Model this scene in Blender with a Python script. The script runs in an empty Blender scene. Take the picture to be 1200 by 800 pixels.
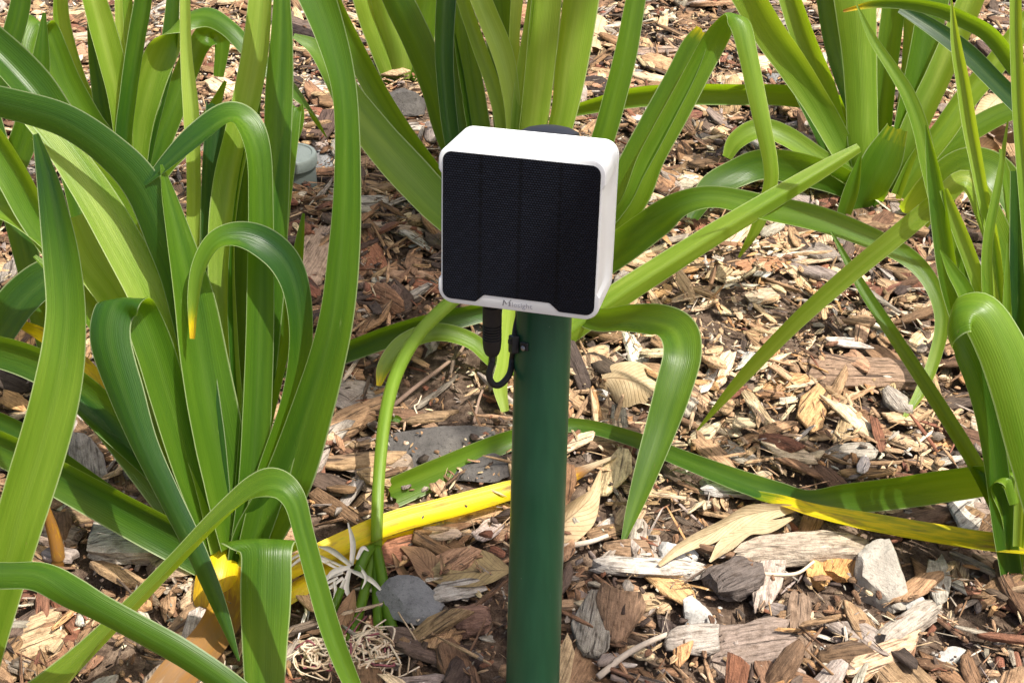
import bpy, bmesh, math, random
import numpy as np
from mathutils import Vector, Matrix, noise as mnoise

random.seed(7)
rng = np.random.default_rng(11)
scene = bpy.context.scene
COL = scene.collection

# ------------------------------------------------------------------ camera
F_PX = 1700.0                       # focal length in pixels of a 1200 px wide picture
PITCH = math.radians(24.0)          # camera looks down
SLOPE = math.radians(11.0)          # the bed rises away from the camera
HC = 0.915                          # distance from the camera to the bed, square to it
CAM = Vector((0, 0, HC / math.cos(SLOPE)))
FWD = Vector((0, math.cos(PITCH), -math.sin(PITCH)))
UPV = Vector((0, math.sin(PITCH), math.cos(PITCH)))
RGT = Vector((1, 0, 0))
cam_data = bpy.data.cameras.new('camera')
cam_data.sensor_width = 36.0
cam_data.lens = 36.0 * F_PX / 1200.0
cam_data.clip_start = 0.02
cam_data.clip_end = 500
cam = bpy.data.objects.new('camera', cam_data)
COL.objects.link(cam)
cam.location = CAM
cam.rotation_euler = (math.radians(90) - PITCH, 0, 0)
scene.camera = cam

# ------------------------------------------------------------------ light
SUN_EL = math.radians(60)
SUN_AZ = math.radians(128)          # clockwise from +Y (the view direction): behind the camera, to the right
SUN_DIR = Vector((math.sin(SUN_AZ) * math.cos(SUN_EL), math.cos(SUN_AZ) * math.cos(SUN_EL), math.sin(SUN_EL)))
world = bpy.data.worlds.new('World')
scene.world = world
world.use_nodes = True
wn = world.node_tree.nodes
wl = world.node_tree.links
bg = wn['Background']
sky = wn.new('ShaderNodeTexSky')
sky.sky_type = 'NISHITA'
sky.sun_disc = False
sky.sun_elevation = SUN_EL
sky.sun_rotation = SUN_AZ
sky.air_density = 0.75
sky.dust_density = 5.0
sky.ozone_density = 0.4
wl.new(sky.outputs[0], bg.inputs[0])
bg.inputs[1].default_value = 0.13
sun_data = bpy.data.lights.new('sun', 'SUN')
sun_data.energy = 4.8
sun_data.angle = math.radians(0.53)
sun_data.color = (1.0, 0.95, 0.87)
sun = bpy.data.objects.new('sun', sun_data)
COL.objects.link(sun)
sun.location = SUN_DIR * 20
sun.rotation_euler = SUN_DIR.to_track_quat('Z', 'Y').to_euler()
scene.view_settings.view_transform = 'Standard'
scene.view_settings.look = 'None'
scene.view_settings.gamma = 1.0
scene.view_settings.exposure = 0.82
scene.view_settings.use_curve_mapping = False

# ------------------------------------------------------------------ geometry helpers
NG = Vector((0, -math.sin(SLOPE), math.cos(SLOPE)))      # normal of the bed
ALPHA = PITCH + SLOPE
TS = math.tan(SLOPE)


def dg(py):
    """depth of the bed along the camera axis on picture row py"""
    return HC / (math.sin(ALPHA) + (py - 400) / F_PX * math.cos(ALPHA))


def at(px, py, d):
    return CAM + d * (FWD + (px - 600) / F_PX * RGT + (400 - py) / F_PX * UPV)


def gp(px, py, h=0.0):
    """point of the bed seen at (px, py), lifted by h"""
    return at(px, py, dg(py)) + NG * h


def project(p):
    v = p - CAM
    d = v.dot(FWD)
    return 600 + F_PX * v.dot(RGT) / d, 400 - F_PX * v.dot(UPV) / d, d


def vnoise(x, y, seed=0):
    """smooth value noise, numpy"""
    xi = np.floor(x).astype(np.int64); yi = np.floor(y).astype(np.int64)
    xf = x - xi; yf = y - yi
    xf = xf * xf * (3 - 2 * xf); yf = yf * yf * (3 - 2 * yf)

    def h(a, b):
        n = (a * 374761393 + b * 668265263 + seed * 1442695041) & 0xffffffff
        n = ((n ^ (n >> 13)) * 1274126177) & 0xffffffff
        return ((n ^ (n >> 16)) & 0xffff) / 65535.0
    return (h(xi, yi) * (1 - xf) + h(xi + 1, yi) * xf) * (1 - yf) + (h(xi, yi + 1) * (1 - xf) + h(xi + 1, yi + 1) * xf) * yf


def fbm(x, y, octaves=4, seed=0):
    s = 0; a = 0.5
    for o in range(octaves):
        s = s + a * vnoise(x * 2 ** o, y * 2 ** o, seed + o)
        a *= 0.5
    return s


def bed_h(x, y):
    """height of the soil above the mean slope"""
    x = np.asarray(x, float); y = np.asarray(y, float)
    return (fbm(x * 5 + 40, y * 5 + 40, 3, 3) - 0.45) * 0.030 + (fbm(x * 30 + 90, y * 30 + 90, 3, 9) - 0.45) * 0.010


def bed_z(x, y):
    return y * TS + bed_h(x, y)


def tag(o, label=None, cat=None, group=None, kind=None):
    if label: o['label'] = label
    if cat: o['category'] = cat
    if group: o['group'] = group
    if kind: o['kind'] = kind
    return o


def empty(name, loc):
    o = bpy.data.objects.new(name, None)
    o.empty_display_size = 0.05
    COL.objects.link(o)
    o.location = loc
    return o


def mesh_obj(name, verts, faces, mat, parent=None, origin=None, smooth=False):
    """mesh from world coordinates, stored relative to its origin (the parent's if there is one)"""
    off = parent.matrix_world.translation if parent else (origin or Vector((0, 0, 0)))
    me = bpy.data.meshes.new(name)
    me.from_pydata([tuple(Vector(v) - off) for v in verts], [], faces)
    me.update()
    if smooth:
        me.polygons.foreach_set('use_smooth', [True] * len(me.polygons))
    if mat: me.materials.append(mat)
    o = bpy.data.objects.new(name, me)
    COL.objects.link(o)
    if parent: o.parent = parent
    elif origin: o.location = origin
    return o


# ------------------------------------------------------------------ material helpers
def new_mat(name):
    m = bpy.data.materials.new(name)
    m.use_nodes = True
    nt = m.node_tree
    nt.nodes.clear()
    return m, nt


class NT:
    def __init__(self, nt): self.nt = nt
    def n(self, kind, **kw):
        x = self.nt.nodes.new('ShaderNode' + kind)
        for k, v in kw.items(): setattr(x, k, v)
        return x
    def set(self, node, **kw):
        for k, v in kw.items():
            sock = node.inputs[k.replace('_', ' ')]
            if hasattr(v, 'is_linked') or hasattr(v, 'links'): self.nt.links.new(v, sock)
            else: sock.default_value = v
        return node
    def link(self, a, b): self.nt.links.new(a, b)
    def math(self, op, a, b=None, c=None, clamp=False):
        m = self.n('Math', operation=op); m.use_clamp = clamp
        for i, v in enumerate((a, b, c)):
            if v is None: continue
            if isinstance(v, (int, float)): m.inputs[i].default_value = v
            else: self.link(v, m.inputs[i])
        return m.outputs[0]
    def mix(self, fac, a, b, blend='MIX'):
        m = self.n('MixRGB', blend_type=blend)
        for i, v in zip((0, 1, 2), (fac, a, b)):
            if isinstance(v, (int, float)): m.inputs[i].default_value = v
            elif isinstance(v, tuple): m.inputs[i].default_value = v if len(v) == 4 else (*v, 1)
            else: self.link(v, m.inputs[i])
        return m.outputs[0]
    def ramp(self, fac, stops, interp='LINEAR'):
        r = self.n('ValToRGB'); r.color_ramp.interpolation = interp
        el = r.color_ramp.elements
        while len(el) > 1: el.remove(el[-1])
        el[0].position = stops[0][0]; el[0].color = (*stops[0][1], 1)
        for p, c in stops[1:]:
            e = el.new(p); e.color = (*c, 1)
        self.link(fac, r.inputs[0])
        return r.outputs[0]
    def noise(self, vec, scale, detail=3, rough=0.55, dist=0.0):
        x = self.n('TexNoise')
        if vec is not None: self.link(vec, x.inputs['Vector'])
        x.inputs['Scale'].default_value = scale; x.inputs['Detail'].default_value = detail
        x.inputs['Roughness'].default_value = rough; x.inputs['Distortion'].default_value = dist
        return x.outputs[0]
    def mapping(self, vec, scale=(1, 1, 1), loc=(0, 0, 0)):
        m = self.n('Mapping'); self.link(vec, m.inputs[0])
        m.inputs['Scale'].default_value = scale; m.inputs['Location'].default_value = loc
        return m.outputs[0]
    def bump(self, height, strength=0.5, dist=0.001, normal=None):
        b = self.n('Bump'); b.inputs['Strength'].default_value = strength; b.inputs['Distance'].default_value = dist
        self.link(height, b.inputs['Height'])
        if normal is not None: self.link(normal, b.inputs['Normal'])
        return b.outputs[0]
    def out(self, shader):
        o = self.n('OutputMaterial'); self.link(shader, o.inputs[0])
    def principled(self, color, rough=0.6, spec=0.5, normal=None, metallic=0.0):
        p = self.n('BsdfPrincipled')
        if isinstance(color, tuple): p.inputs['Base Color'].default_value = (*color[:3], 1)
        else: self.link(color, p.inputs['Base Color'])
        if isinstance(rough, (int, float)): p.inputs['Roughness'].default_value = rough
        else: self.link(rough, p.inputs['Roughness'])
        p.inputs['Specular IOR Level'].default_value = spec
        p.inputs['Metallic'].default_value = metallic
        if normal is not None: self.link(normal, p.inputs['Normal'])
        return p


def mat_leaf(name):
    m, nt = new_mat(name); t = NT(nt)
    uv = t.n('UVMap').outputs[0]
    sep = t.n('SeparateXYZ'); t.link(uv, sep.inputs[0])
    u, v = sep.outputs[0], sep.outputs[1]
    age = t.n('Attribute', attribute_name='age').outputs['Fac']
    hue = t.n('Attribute', attribute_name='hue').outputs['Fac']
    oi = t.n('ObjectInfo').outputs['Random']
    # parallel veins run the length of the blade: u is across, v is metres along
    cmb = t.n('CombineXYZ'); t.link(u, cmb.inputs[0]); t.link(v, cmb.inputs[1]); t.link(oi, cmb.inputs[2])
    vein = t.noise(t.mapping(cmb.outputs[0], (46, 1.5, 30)), 1.0, 3, 0.6)
    broad = t.noise(t.mapping(cmb.outputs[0], (4, 7, 30)), 1.0, 3, 0.5)
    blot = t.noise(t.mapping(cmb.outputs[0], (9, 40, 50)), 1.0, 4, 0.6)
    rib_w = t.math('SINE', t.math('MULTIPLY_ADD', u, 2 * math.pi * 21, t.math('MULTIPLY', vein, 3.0)))
    hue2 = t.math('ADD', hue, t.math('MULTIPLY', t.math('SUBTRACT', broad, 0.5), 0.9))
    hue01 = t.math('MULTIPLY_ADD', hue2, 0.48, 0.485, clamp=True)
    green = t.ramp(hue01, [(0.0, (0.013, 0.046, 0.019)), (0.35, (0.028, 0.085, 0.010)), (0.6, (0.070, 0.152, 0.011)), (0.8, (0.142, 0.240, 0.024)), (1.0, (0.26, 0.355, 0.065))])  # dark end stands in for shaded blades, bright end for sunlit ones
    trans = t.ramp(hue01, [(0.0, (0.08, 0.19, 0.012)), (0.5, (0.34, 0.52, 0.006)), (1.0, (0.60, 0.72, 0.03))])
    vs = t.math('MULTIPLY_ADD', rib_w, 0.06, t.math('MULTIPLY_ADD', vein, 1.3, 0.35))
    vcol = t.n('CombineXYZ')
    for i in range(3): t.link(vs, vcol.inputs[i])
    green = t.mix(0.55, green, vcol.outputs[0], 'MULTIPLY')
    # pale midrib and thin pale margin
    uc = t.math('ABSOLUTE', t.math('SUBTRACT', u, 0.5))
    rib = t.math('MULTIPLY', t.math('SUBTRACT', 1.0, t.math('MULTIPLY', uc, 9.0), clamp=True), 0.09)
    green = t.mix(rib, green, (0.22, 0.33, 0.08))
    edge = t.math('MULTIPLY', t.math('SUBTRACT', uc, 0.468, clamp=True), 60.0, clamp=True)
    edge = t.math('MULTIPLY', edge, 0.5)
    spot = t.noise(t.mapping(cmb.outputs[0], (16, 150, 60)), 1.0, 2, 0.5)
    spf = t.math('MULTIPLY', t.math('SUBTRACT', spot, 0.735, clamp=True), 14, clamp=True)
    green = t.mix(edge, green, (0.50, 0.56, 0.30))
    # faint pale scuffs
    sc = t.math('MULTIPLY', t.math('SUBTRACT', blot, 0.66, clamp=True), 2.2, clamp=True)
    green = t.mix(sc, green, (0.30, 0.36, 0.13))
    green = t.mix(t.math('MULTIPLY', spf, 0.7), green, (0.20, 0.15, 0.05))
    # ageing: green > yellow > orange brown > straw
    age2 = t.math('ADD', age, t.math('MULTIPLY', t.math('MULTIPLY', t.math('SUBTRACT', blot, 0.5), 0.45), t.math('GREATER_THAN', age, 0.05)))
    af = t.math('MULTIPLY', age2, 3.3, clamp=True)
    acol = t.ramp(age2, [(0.0, (0.20, 0.32, 0.02)), (0.30, (0.76, 0.60, 0.012)), (0.5, (0.68, 0.42, 0.02)), (0.66, (0.34, 0.16, 0.03)), (0.85, (0.26, 0.15, 0.07)), (1.0, (0.55, 0.44, 0.28))])
    wither = t.noise(t.mapping(cmb.outputs[0], (3.0, 22, 40)), 1.0, 5, 0.65)
    wf = t.math('MULTIPLY', t.math('MULTIPLY', t.math('SUBTRACT', wither, 0.53, clamp=True), 7, clamp=True), t.math('MULTIPLY', t.math('GREATER_THAN', age, 0.2), 0.8))
    acol = t.mix(wf, acol, (0.30, 0.17, 0.05))
    col = t.mix(af, green, acol)
    tcol = t.mix(af, trans, acol)
    hgt = t.math('ADD', t.math('MULTIPLY_ADD', rib_w, 0.09, vein), t.math('MULTIPLY', broad, 0.8))
    nrm = t.bump(hgt, 0.30, 0.0012)
    rough = t.math('MULTIPLY_ADD', broad, 0.18, 0.22)
    p = t.principled(col, rough, 0.27, nrm)
    tr = t.n('BsdfTranslucent'); t.link(tcol, tr.inputs[0]); t.link(nrm, tr.inputs[1])
    ms = t.n('MixShader'); ms.inputs[0].default_value = 0.44
    t.link(p.outputs[0], ms.inputs[1]); t.link(tr.outputs[0], ms.inputs[2])
    t.out(ms.outputs[0])
    return m


def mat_wood(name):
    """chips: colour per chip from 'gcol', grain along the chip's own length from 'gpos'"""
    m, nt = new_mat(name); t = NT(nt)
    pos = t.n('Attribute', attribute_name='gpos').outputs['Vector']
    colr = t.n('Attribute', attribute_name='gcol').outputs['Color']
    grain = t.noise(t.mapping(pos, (45, 520, 520)), 1.0, 4, 0.62, 0.4)
    blot = t.noise(t.mapping(pos, (110, 160, 160)), 1.0, 4, 0.6)
    fine = t.noise(t.mapping(pos, (900, 1500, 1500)), 1.0, 2, 0.6)
    g = t.ramp(grain, [(0.27, (0.24, 0.20, 0.17)), (0.46, (0.85, 0.82, 0.78)), (0.72, (1.32, 1.28, 1.2))])
    c = t.mix(0.85, colr, g, 'MULTIPLY')
    b = t.ramp(blot, [(0.30, (0.42, 0.37, 0.33)), (0.5, (1.0, 1.0, 1.0)), (0.75, (1.25, 1.25, 1.28))])
    c = t.mix(0.8, c, b, 'MULTIPLY')
    f = t.ramp(fine, [(0.3, (0.62, 0.6, 0.58)), (0.65, (1.12, 1.12, 1.12))])
    c = t.mix(0.7, c, f, 'MULTIPLY')
    crack = t.noise(t.mapping(pos, (16, 210, 210)), 1.0, 3, 0.55, 0.6)
    ck = t.math('MULTIPLY', t.math('SUBTRACT', 0.40, crack, clamp=True), 12, clamp=True)
    c = t.mix(t.math('MULTIPLY', ck, 0.8), c, (0.035, 0.025, 0.019))
    patch = t.noise(t.mapping(pos, (28, 42, 42)), 1.0, 3, 0.5)
    c = t.mix(t.math('MULTIPLY', t.math('SUBTRACT', patch, 0.52, clamp=True), 2.2, clamp=True), c, t.mix(0.5, c, (0.16, 0.11, 0.075)))
    h = t.math('ADD', t.math('MULTIPLY', grain, 1.0), t.math('ADD', t.math('MULTIPLY_ADD', blot, 1.2, t.math('MULTIPLY', ck, -1.4)), t.math('MULTIPLY', fine, 0.3)))
    p = t.principled(c, 0.82, 0.25, t.bump(h, 0.8, 0.0024))
    t.out(p.outputs[0])
    return m


def mat_soil(name):
    m, nt = new_mat(name); t = NT(nt)
    co = t.n('TexCoord').outputs['Object']
    n1 = t.noise(co, 9, 5, 0.6); n2 = t.noise(co, 95, 5, 0.65); n3 = t.noise(co, 480, 3, 0.6)
    vor = t.n('TexVoronoi'); t.link(t.mapping(co, (1, 1, 1)), vor.inputs['Vector']); vor.inputs['Scale'].default_value = 70
    a = t.ramp(n2, [(0.28, (0.030, 0.019, 0.013)), (0.48, (0.095, 0.066, 0.047)), (0.68, (0.20, 0.15, 0.11))])
    b = t.ramp(n1, [(0.3, (0.65, 0.62, 0.6)), (0.7, (1.2, 1.15, 1.1))])
    c = t.mix(1.0, a, b, 'MULTIPLY')
    c = t.mix(t.math('MULTIPLY', t.math('SUBTRACT', n3, 0.6, clamp=True), 3, clamp=True), c, (0.30, 0.24, 0.18))
    h = t.math('ADD', n2, t.math('ADD', t.math('MULTIPLY', n3, 0.35), t.math('MULTIPLY', vor.outputs['Distance'], 0.6)))
    p = t.principled(c, 0.92, 0.2, t.bump(h, 1.0, 0.006))
    t.out(p.outputs[0])
    return m


def mat_stone(name, lo, hi, speck=(0.1, 0.09, 0.08), scale=260):
    m, nt = new_mat(name); t = NT(nt)
    co = t.n('TexCoord').outputs['Object']
    n1 = t.noise(co, 45, 5, 0.6); n2 = t.noise(co, scale, 4, 0.65); n3 = t.noise(co, scale * 3.2, 3, 0.6)
    c = t.ramp(n1, [(0.3, lo), (0.7, hi)])
    c = t.mix(t.math('MULTIPLY', t.math('SUBTRACT', n2, 0.54, clamp=True), 5, clamp=True), c, speck)
    c = t.mix(t.math('MULTIPLY', t.math('SUBTRACT', n3, 0.60, clamp=True), 4, clamp=True), c, tuple(min(1, x * 1.35) for x in hi))
    h = t.math('ADD', n1, t.math('ADD', t.math('MULTIPLY', n2, 0.5), t.math('MULTIPLY', n3, 0.25)))
    p = t.principled(c, 0.85, 0.3, t.bump(h, 0.8, 0.003))
    t.out(p.outputs[0])
    return m


def mat_dry(name, lo, hi, dark):
    """dead leaf: side veins across the blade, from UV"""
    m, nt = new_mat(name); t = NT(nt)
    uv = t.n('UVMap').outputs[0]
    sep = t.n('SeparateXYZ'); t.link(uv, sep.inputs[0])
    co = t.n('TexCoord').outputs['Object']
    n1 = t.noise(co, 60, 5, 0.6); n2 = t.noise(co, 420, 4, 0.6)
    c = t.ramp(n1, [(0.3, lo), (0.7, hi)])
    uc = t.math('ABSOLUTE', t.math('SUBTRACT', sep.outputs[0], 0.5))
    ph = t.math('MULTIPLY_ADD', uc, -0.55, sep.outputs[1])
    w = t.math('PINGPONG', t.math('MULTIPLY', ph, 13.0), 0.5)
    side = t.math('SUBTRACT', 1.0, t.math('MULTIPLY', w, 7.0), clamp=True)
    rib = t.math('SUBTRACT', 1.0, t.math('MULTIPLY', uc, 28.0), clamp=True)
    vein = t.math('MAXIMUM', t.math('MULTIPLY', side, 0.6), rib)
    c = t.mix(t.math('MULTIPLY', vein, 0.6), c, dark)
    c = t.mix(t.math('MULTIPLY', t.math('SUBTRACT', n2, 0.58, clamp=True), 3.5, clamp=True), c, dark)
    h = t.math('ADD', t.math('MULTIPLY', vein, -1.0), t.math('MULTIPLY', n1, 1.5))
    nrm = t.bump(h, 0.6, 0.0012)
    p = t.principled(c, 0.7, 0.3, nrm)
    tr = t.n('BsdfTranslucent'); t.link(c, tr.inputs[0])
    ms = t.n('MixShader'); ms.inputs[0].default_value = 0.2
    t.link(p.outputs[0], ms.inputs[1]); t.link(tr.outputs[0], ms.inputs[2])
    t.out(ms.outputs[0])
    return m


def mat_plain(name, col, rough=0.5, spec=0.5, nscale=0, namt=0.15, bump=0.0, metallic=0.0):
    m, nt = new_mat(name); t = NT(nt)
    nrm = None
    c = col
    r = rough
    if nscale:
        co = t.n('TexCoord').outputs['Object']
        n1 = t.noise(co, nscale, 4, 0.6)
        c = t.mix(n1, tuple(x * (1 - namt) for x in col), tuple(min(1, x * (1 + namt)) for x in col))
        r = t.math('MULTIPLY_ADD', n1, 0.2, rough - 0.1)
        if bump:
            nrm = t.bump(t.noise(co, nscale * 6, 3, 0.6), bump, 0.0006)
    p = t.principled(c, r, spec, nrm, metallic)
    t.out(p.outputs[0])
    return m


def mat_post(name):
    """green enamelled tube: faint vertical streaks, dust specks"""
    m, nt = new_mat(name); t = NT(nt)
    co = t.n('TexCoord').outputs['Object']
    st = t.noise(t.mapping(co, (160, 160, 2.0)), 1.0, 3, 0.55)
    bl = t.noise(co, 22, 4, 0.6)
    sp = t.noise(co, 330, 2, 0.5)
    c = t.ramp(st, [(0.3, (0.008, 0.060, 0.023)), (0.7, (0.014, 0.082, 0.032))])
    c = t.mix(t.math('MULTIPLY', bl, 0.35), c, (0.02, 0.085, 0.045))
    sf = t.noise(t.mapping(co, (300, 300, 40)), 1.0, 3, 0.6)
    c = t.mix(t.math('MULTIPLY', t.math('SUBTRACT', sf, 0.68, clamp=True), 3.0, clamp=True), c, (0.06, 0.12, 0.09))
    c = t.mix(t.math('MULTIPLY', t.math('SUBTRACT', sp, 0.77, clamp=True), 14, clamp=True), c, (0.25, 0.26, 0.22))
    r = t.math('MULTIPLY_ADD', bl, 0.25, 0.22)
    p = t.principled(c, r, 0.5, t.bump(t.math('ADD', st, bl), 0.12, 0.0008))
    t.out(p.outputs[0])
    return m


def mat_solar(name):
    """dark cells under a moulded lens sheet of tiny staggered dimples, in the panel's own metres"""
    m, nt = new_mat(name); t = NT(nt)
    co = t.n('TexCoord').outputs['Object']
    sep = t.n('SeparateXYZ'); t.link(co, sep.inputs[0])
    x, y = sep.outputs[0], sep.outputs[1]
    px, py = 0.0019, 0.0016
    row = t.math('FLOOR', t.math('DIVIDE', y, py))
    odd = t.math('MULTIPLY', t.math('FLOORED_MODULO', row, 2.0), 0.5)
    cx = t.math('SUBTRACT', t.math('FRACT', t.math('ADD', t.math('DIVIDE', x, px), odd)), 0.5)
    cy = t.math('SUBTRACT', t.math('FRACT', t.math('DIVIDE', y, py)), 0.5)
    r2 = t.math('ADD', t.math('POWER', t.math('ABSOLUTE', cx), 2.0), t.math('POWER', t.math('ABSOLUTE', cy), 2.0))
    dim = t.math('SUBTRACT', 1.0, t.math('MULTIPLY', r2, 3.6), clamp=True)
    cellx = t.math('ABSOLUTE', t.math('SUBTRACT', t.math('FRACT', t.math('ADD', t.math('DIVIDE', x, 0.0268), 0.0)), 0.5))
    bus = t.math('MULTIPLY', t.math('SUBTRACT', cellx, 0.43, clamp=True), 22, clamp=True)
    n = t.noise(t.mapping(co, (130, 900, 1)), 1.0, 3, 0.6)
    base = t.mix(dim, (0.0012, 0.0015, 0.0028), (0.0095, 0.0118, 0.0185))
    base = t.mix(t.math('MULTIPLY', bus, 0.9), base, (0.0025, 0.003, 0.0045))
    base = t.mix(t.math('MULTIPLY', t.math('SUBTRACT', n, 0.48, clamp=True), 1.1, clamp=True), base, (0.022, 0.026, 0.040))
    p = t.principled(base, 0.36, 0.12, t.bump(dim, 0.65, 0.0005))
    t.out(p.outputs[0])
    return m


LEAF = mat_leaf('strap_leaf')
WOOD = mat_wood('weathered_wood')
SOIL = mat_soil('garden_soil')
ST_PALE = mat_stone('pale_stone', (0.29, 0.26, 0.215), (0.40, 0.365, 0.305), (0.18, 0.15, 0.12))
ST_WHITE = mat_stone('white_stone', (0.33, 0.315, 0.285), (0.48, 0.465, 0.43), (0.20, 0.185, 0.16))
ST_GREY = mat_stone('grey_stone', (0.105, 0.105, 0.105), (0.20, 0.20, 0.20), (0.06, 0.06, 0.06))
ST_DARK = mat_stone('dark_stone', (0.055, 0.050, 0.046), (0.105, 0.096, 0.087), (0.03, 0.027, 0.024))
DRY_TAN = mat_dry('tan_dead_leaf', (0.42, 0.30, 0.16), (0.58, 0.45, 0.27), (0.24, 0.15, 0.08))
DRY_BROWN = mat_dry('brown_dead_leaf', (0.17, 0.095, 0.05), (0.32, 0.19, 0.10), (0.075, 0.04, 0.025))
DRY_PAT = mat_dry('patterned_dead_leaf', (0.20, 0.14, 0.07), (0.42, 0.32, 0.15), (0.085, 0.055, 0.035))
DRY_STRAW = mat_dry('straw_husk', (0.42, 0.32, 0.18), (0.56, 0.45, 0.28), (0.26, 0.18, 0.10))

# ------------------------------------------------------------------ the bed
def axis(fine_lo, fine_hi, step, lo, hi):
    a = list(np.arange(fine_lo, fine_hi + 1e-6, step))
    s, x = step, fine_hi
    while x < hi:
        s *= 1.5; x += s; a.append(x)
    s, x = step, fine_lo
    while x > lo:
        s *= 1.5; x -= s; a.insert(0, x)
    return np.array(a)


xs = axis(-1.3, 1.3, 0.011, -45, 45)
ys = axis(0.45, 3.1, 0.011, -20, 60)
X, Y = np.meshgrid(xs, ys)
Z = bed_z(X, Y) - 0.002
nx, ny = len(xs), len(ys)
gv = np.stack([X, Y, Z], -1).reshape(-1, 3)
idx = np.arange(nx * ny).reshape(ny, nx)
gf = np.stack([idx[:-1, :-1], idx[:-1, 1:], idx[1:, 1:], idx[1:, :-1]], -1).reshape(-1, 4)
gme = bpy.data.meshes.new('ground')
gme.vertices.add(len(gv)); gme.vertices.foreach_set('co', gv.ravel().astype(np.float32))
gme.loops.add(gf.size); gme.loops.foreach_set('vertex_index', gf.ravel().astype(np.int32))
gme.polygons.add(len(gf)); gme.polygons.foreach_set('loop_start', np.arange(0, gf.size, 4, dtype=np.int32))
gme.update(calc_edges=True)
gme.polygons.foreach_set('use_smooth', np.ones(len(gf), bool))
gme.materials.append(SOIL)
ground = bpy.data.objects.new('ground', gme)
COL.objects.link(ground)
tag(ground, 'dark brown soil of the sloping garden bed under the bark mulch', 'soil', kind='structure')

# ------------------------------------------------------------------ wood chips
def rotmats(yaw, pit, rol):
    cy, sy = np.cos(yaw), np.sin(yaw); cp, sp = np.cos(pit), np.sin(pit); cr, sr = np.cos(rol), np.sin(rol)
    z0 = np.zeros_like(yaw); o1 = np.ones_like(yaw)
    Rz = np.stack([np.stack([cy, -sy, z0], -1), np.stack([sy, cy, z0], -1), np.stack([z0, z0, o1], -1)], -2)
    Ry = np.stack([np.stack([cp, z0, sp], -1), np.stack([z0, o1, z0], -1), np.stack([-sp, z0, cp], -1)], -2)
    Rx = np.stack([np.stack([o1, z0, z0], -1), np.stack([z0, cr, -sr], -1), np.stack([z0, sr, cr], -1)], -2)
    ca, sa = math.cos(SLOPE), math.sin(SLOPE)
    S = np.array([[1, 0, 0], [0, ca, -sa], [0, sa, ca]])
    return S @ (Rz @ Ry @ Rx)


def chip_protos(n, M, rings):
    """unit chips: length along x (-.5...5), width along y, thickness along z (0..1)"""
    out = []
    for k in range(n):
        ang = np.sort((np.arange(M) + rng.uniform(-0.32, 0.32, M)) / M * 2 * np.pi)
        ex = rng.choice([2.4, 4.0, 7.0])
        c, s = np.cos(ang), np.sin(ang)
        r = (np.abs(c) ** ex + np.abs(s) ** ex) ** (-1 / ex)
        r = r * rng.uniform(0.80, 1.10, M)
        ox, oy = 0.5 * r * c, 0.5 * r * s
        oy = oy * (1 + ox * rng.uniform(-0.7, 0.7))             # wedge
        ox = ox + oy * rng.uniform(-0.5, 0.5)                    # skewed ends
        tilt = rng.uniform(-0.35, 0.35)
        if rings == 3:
            v0 = np.stack([ox * 0.97, oy * 0.95, np.zeros(M)], -1)
            v1 = np.stack([ox, oy, 0.72 + rng.uniform(-0.25, 0.12, M)], -1)
            q = rng.uniform(0.88, 0.985, M)
            v2 = np.stack([ox * q, oy * q * 0.97, 1.0 + rng.uniform(-0.16, 0.12, M) + tilt * oy], -1)
            cen = np.array([[rng.uniform(-.2, .2), rng.uniform(-.2, .2), 1.0 + rng.uniform(-.12, .16)]])
            V = np.concatenate([v0, v1, v2, cen])
        else:
            v0 = np.stack([ox, oy, np.zeros(M)], -1)
            q = rng.uniform(0.78, 1.0, M)
            v2 = np.stack([ox * q, oy * q, 1.0 + rng.uniform(-0.35, 0.25, M) + tilt * oy], -1)
            cen = np.array([[0, 0, 1.0 + rng.uniform(-.2, .25)]])
            V = np.concatenate([v0, v2, cen])
        V[:, 2] += rng.uniform(-1.5, 2.4) * V[:, 1] ** 2         # curl like bark
        V[:, 2] += rng.uniform(-1.0, 1.0) * V[:, 0] ** 2
        out.append(V)
    T = []
    for L in range(rings - 1):
        for i in range(M):
            j = (i + 1) % M
            a, b, c2, d = L * M + i, L * M + j, (L + 1) * M + j, (L + 1) * M + i
            T += [(a, b, c2), (a, c2, d)]
    top = (rings - 1) * M
    for i in range(M):
        T.append((top + i, top + (i + 1) % M, rings * M))
    return np.array(out), np.array(T)


PB, TB = chip_protos(70, 10, 3)
PSM, TSM = chip_protos(60, 6, 2)

PAL = {
    'tan':     np.array([(0.49, 0.345, 0.205), (0.54, 0.40, 0.25), (0.43, 0.285, 0.165), (0.58, 0.46, 0.31)]),
    'orange':  np.array([(0.42, 0.24, 0.11), (0.46, 0.27, 0.13)]),
    'brown':   np.array([(0.22, 0.130, 0.072), (0.28, 0.175, 0.098), (0.17, 0.100, 0.060), (0.33, 0.215, 0.125)]),
    'reddish': np.array([(0.20, 0.085, 0.052), (0.25, 0.115, 0.07)]),
    'grey':    np.array([(0.29, 0.25, 0.215), (0.34, 0.30, 0.26), (0.23, 0.195, 0.165), (0.42, 0.38, 0.33)]),
    'dark':    np.array([(0.085, 0.060, 0.046), (0.115, 0.083, 0.064), (0.065, 0.048, 0.040)]),
    'pale':    np.array([(0.62, 0.55, 0.44), (0.58, 0.54, 0.47)]),
}
KINDS = list(PAL)


def proj_np(x, y, z):
    vx = x - CAM.x; vy = y - CAM.y; vz = z - CAM.z
    d = vy * FWD.y + vz * FWD.z
    return 600 + F_PX * vx / d, 400 - F_PX * (vy * UPV.y + vz * UPV.z) / d, d


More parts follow.
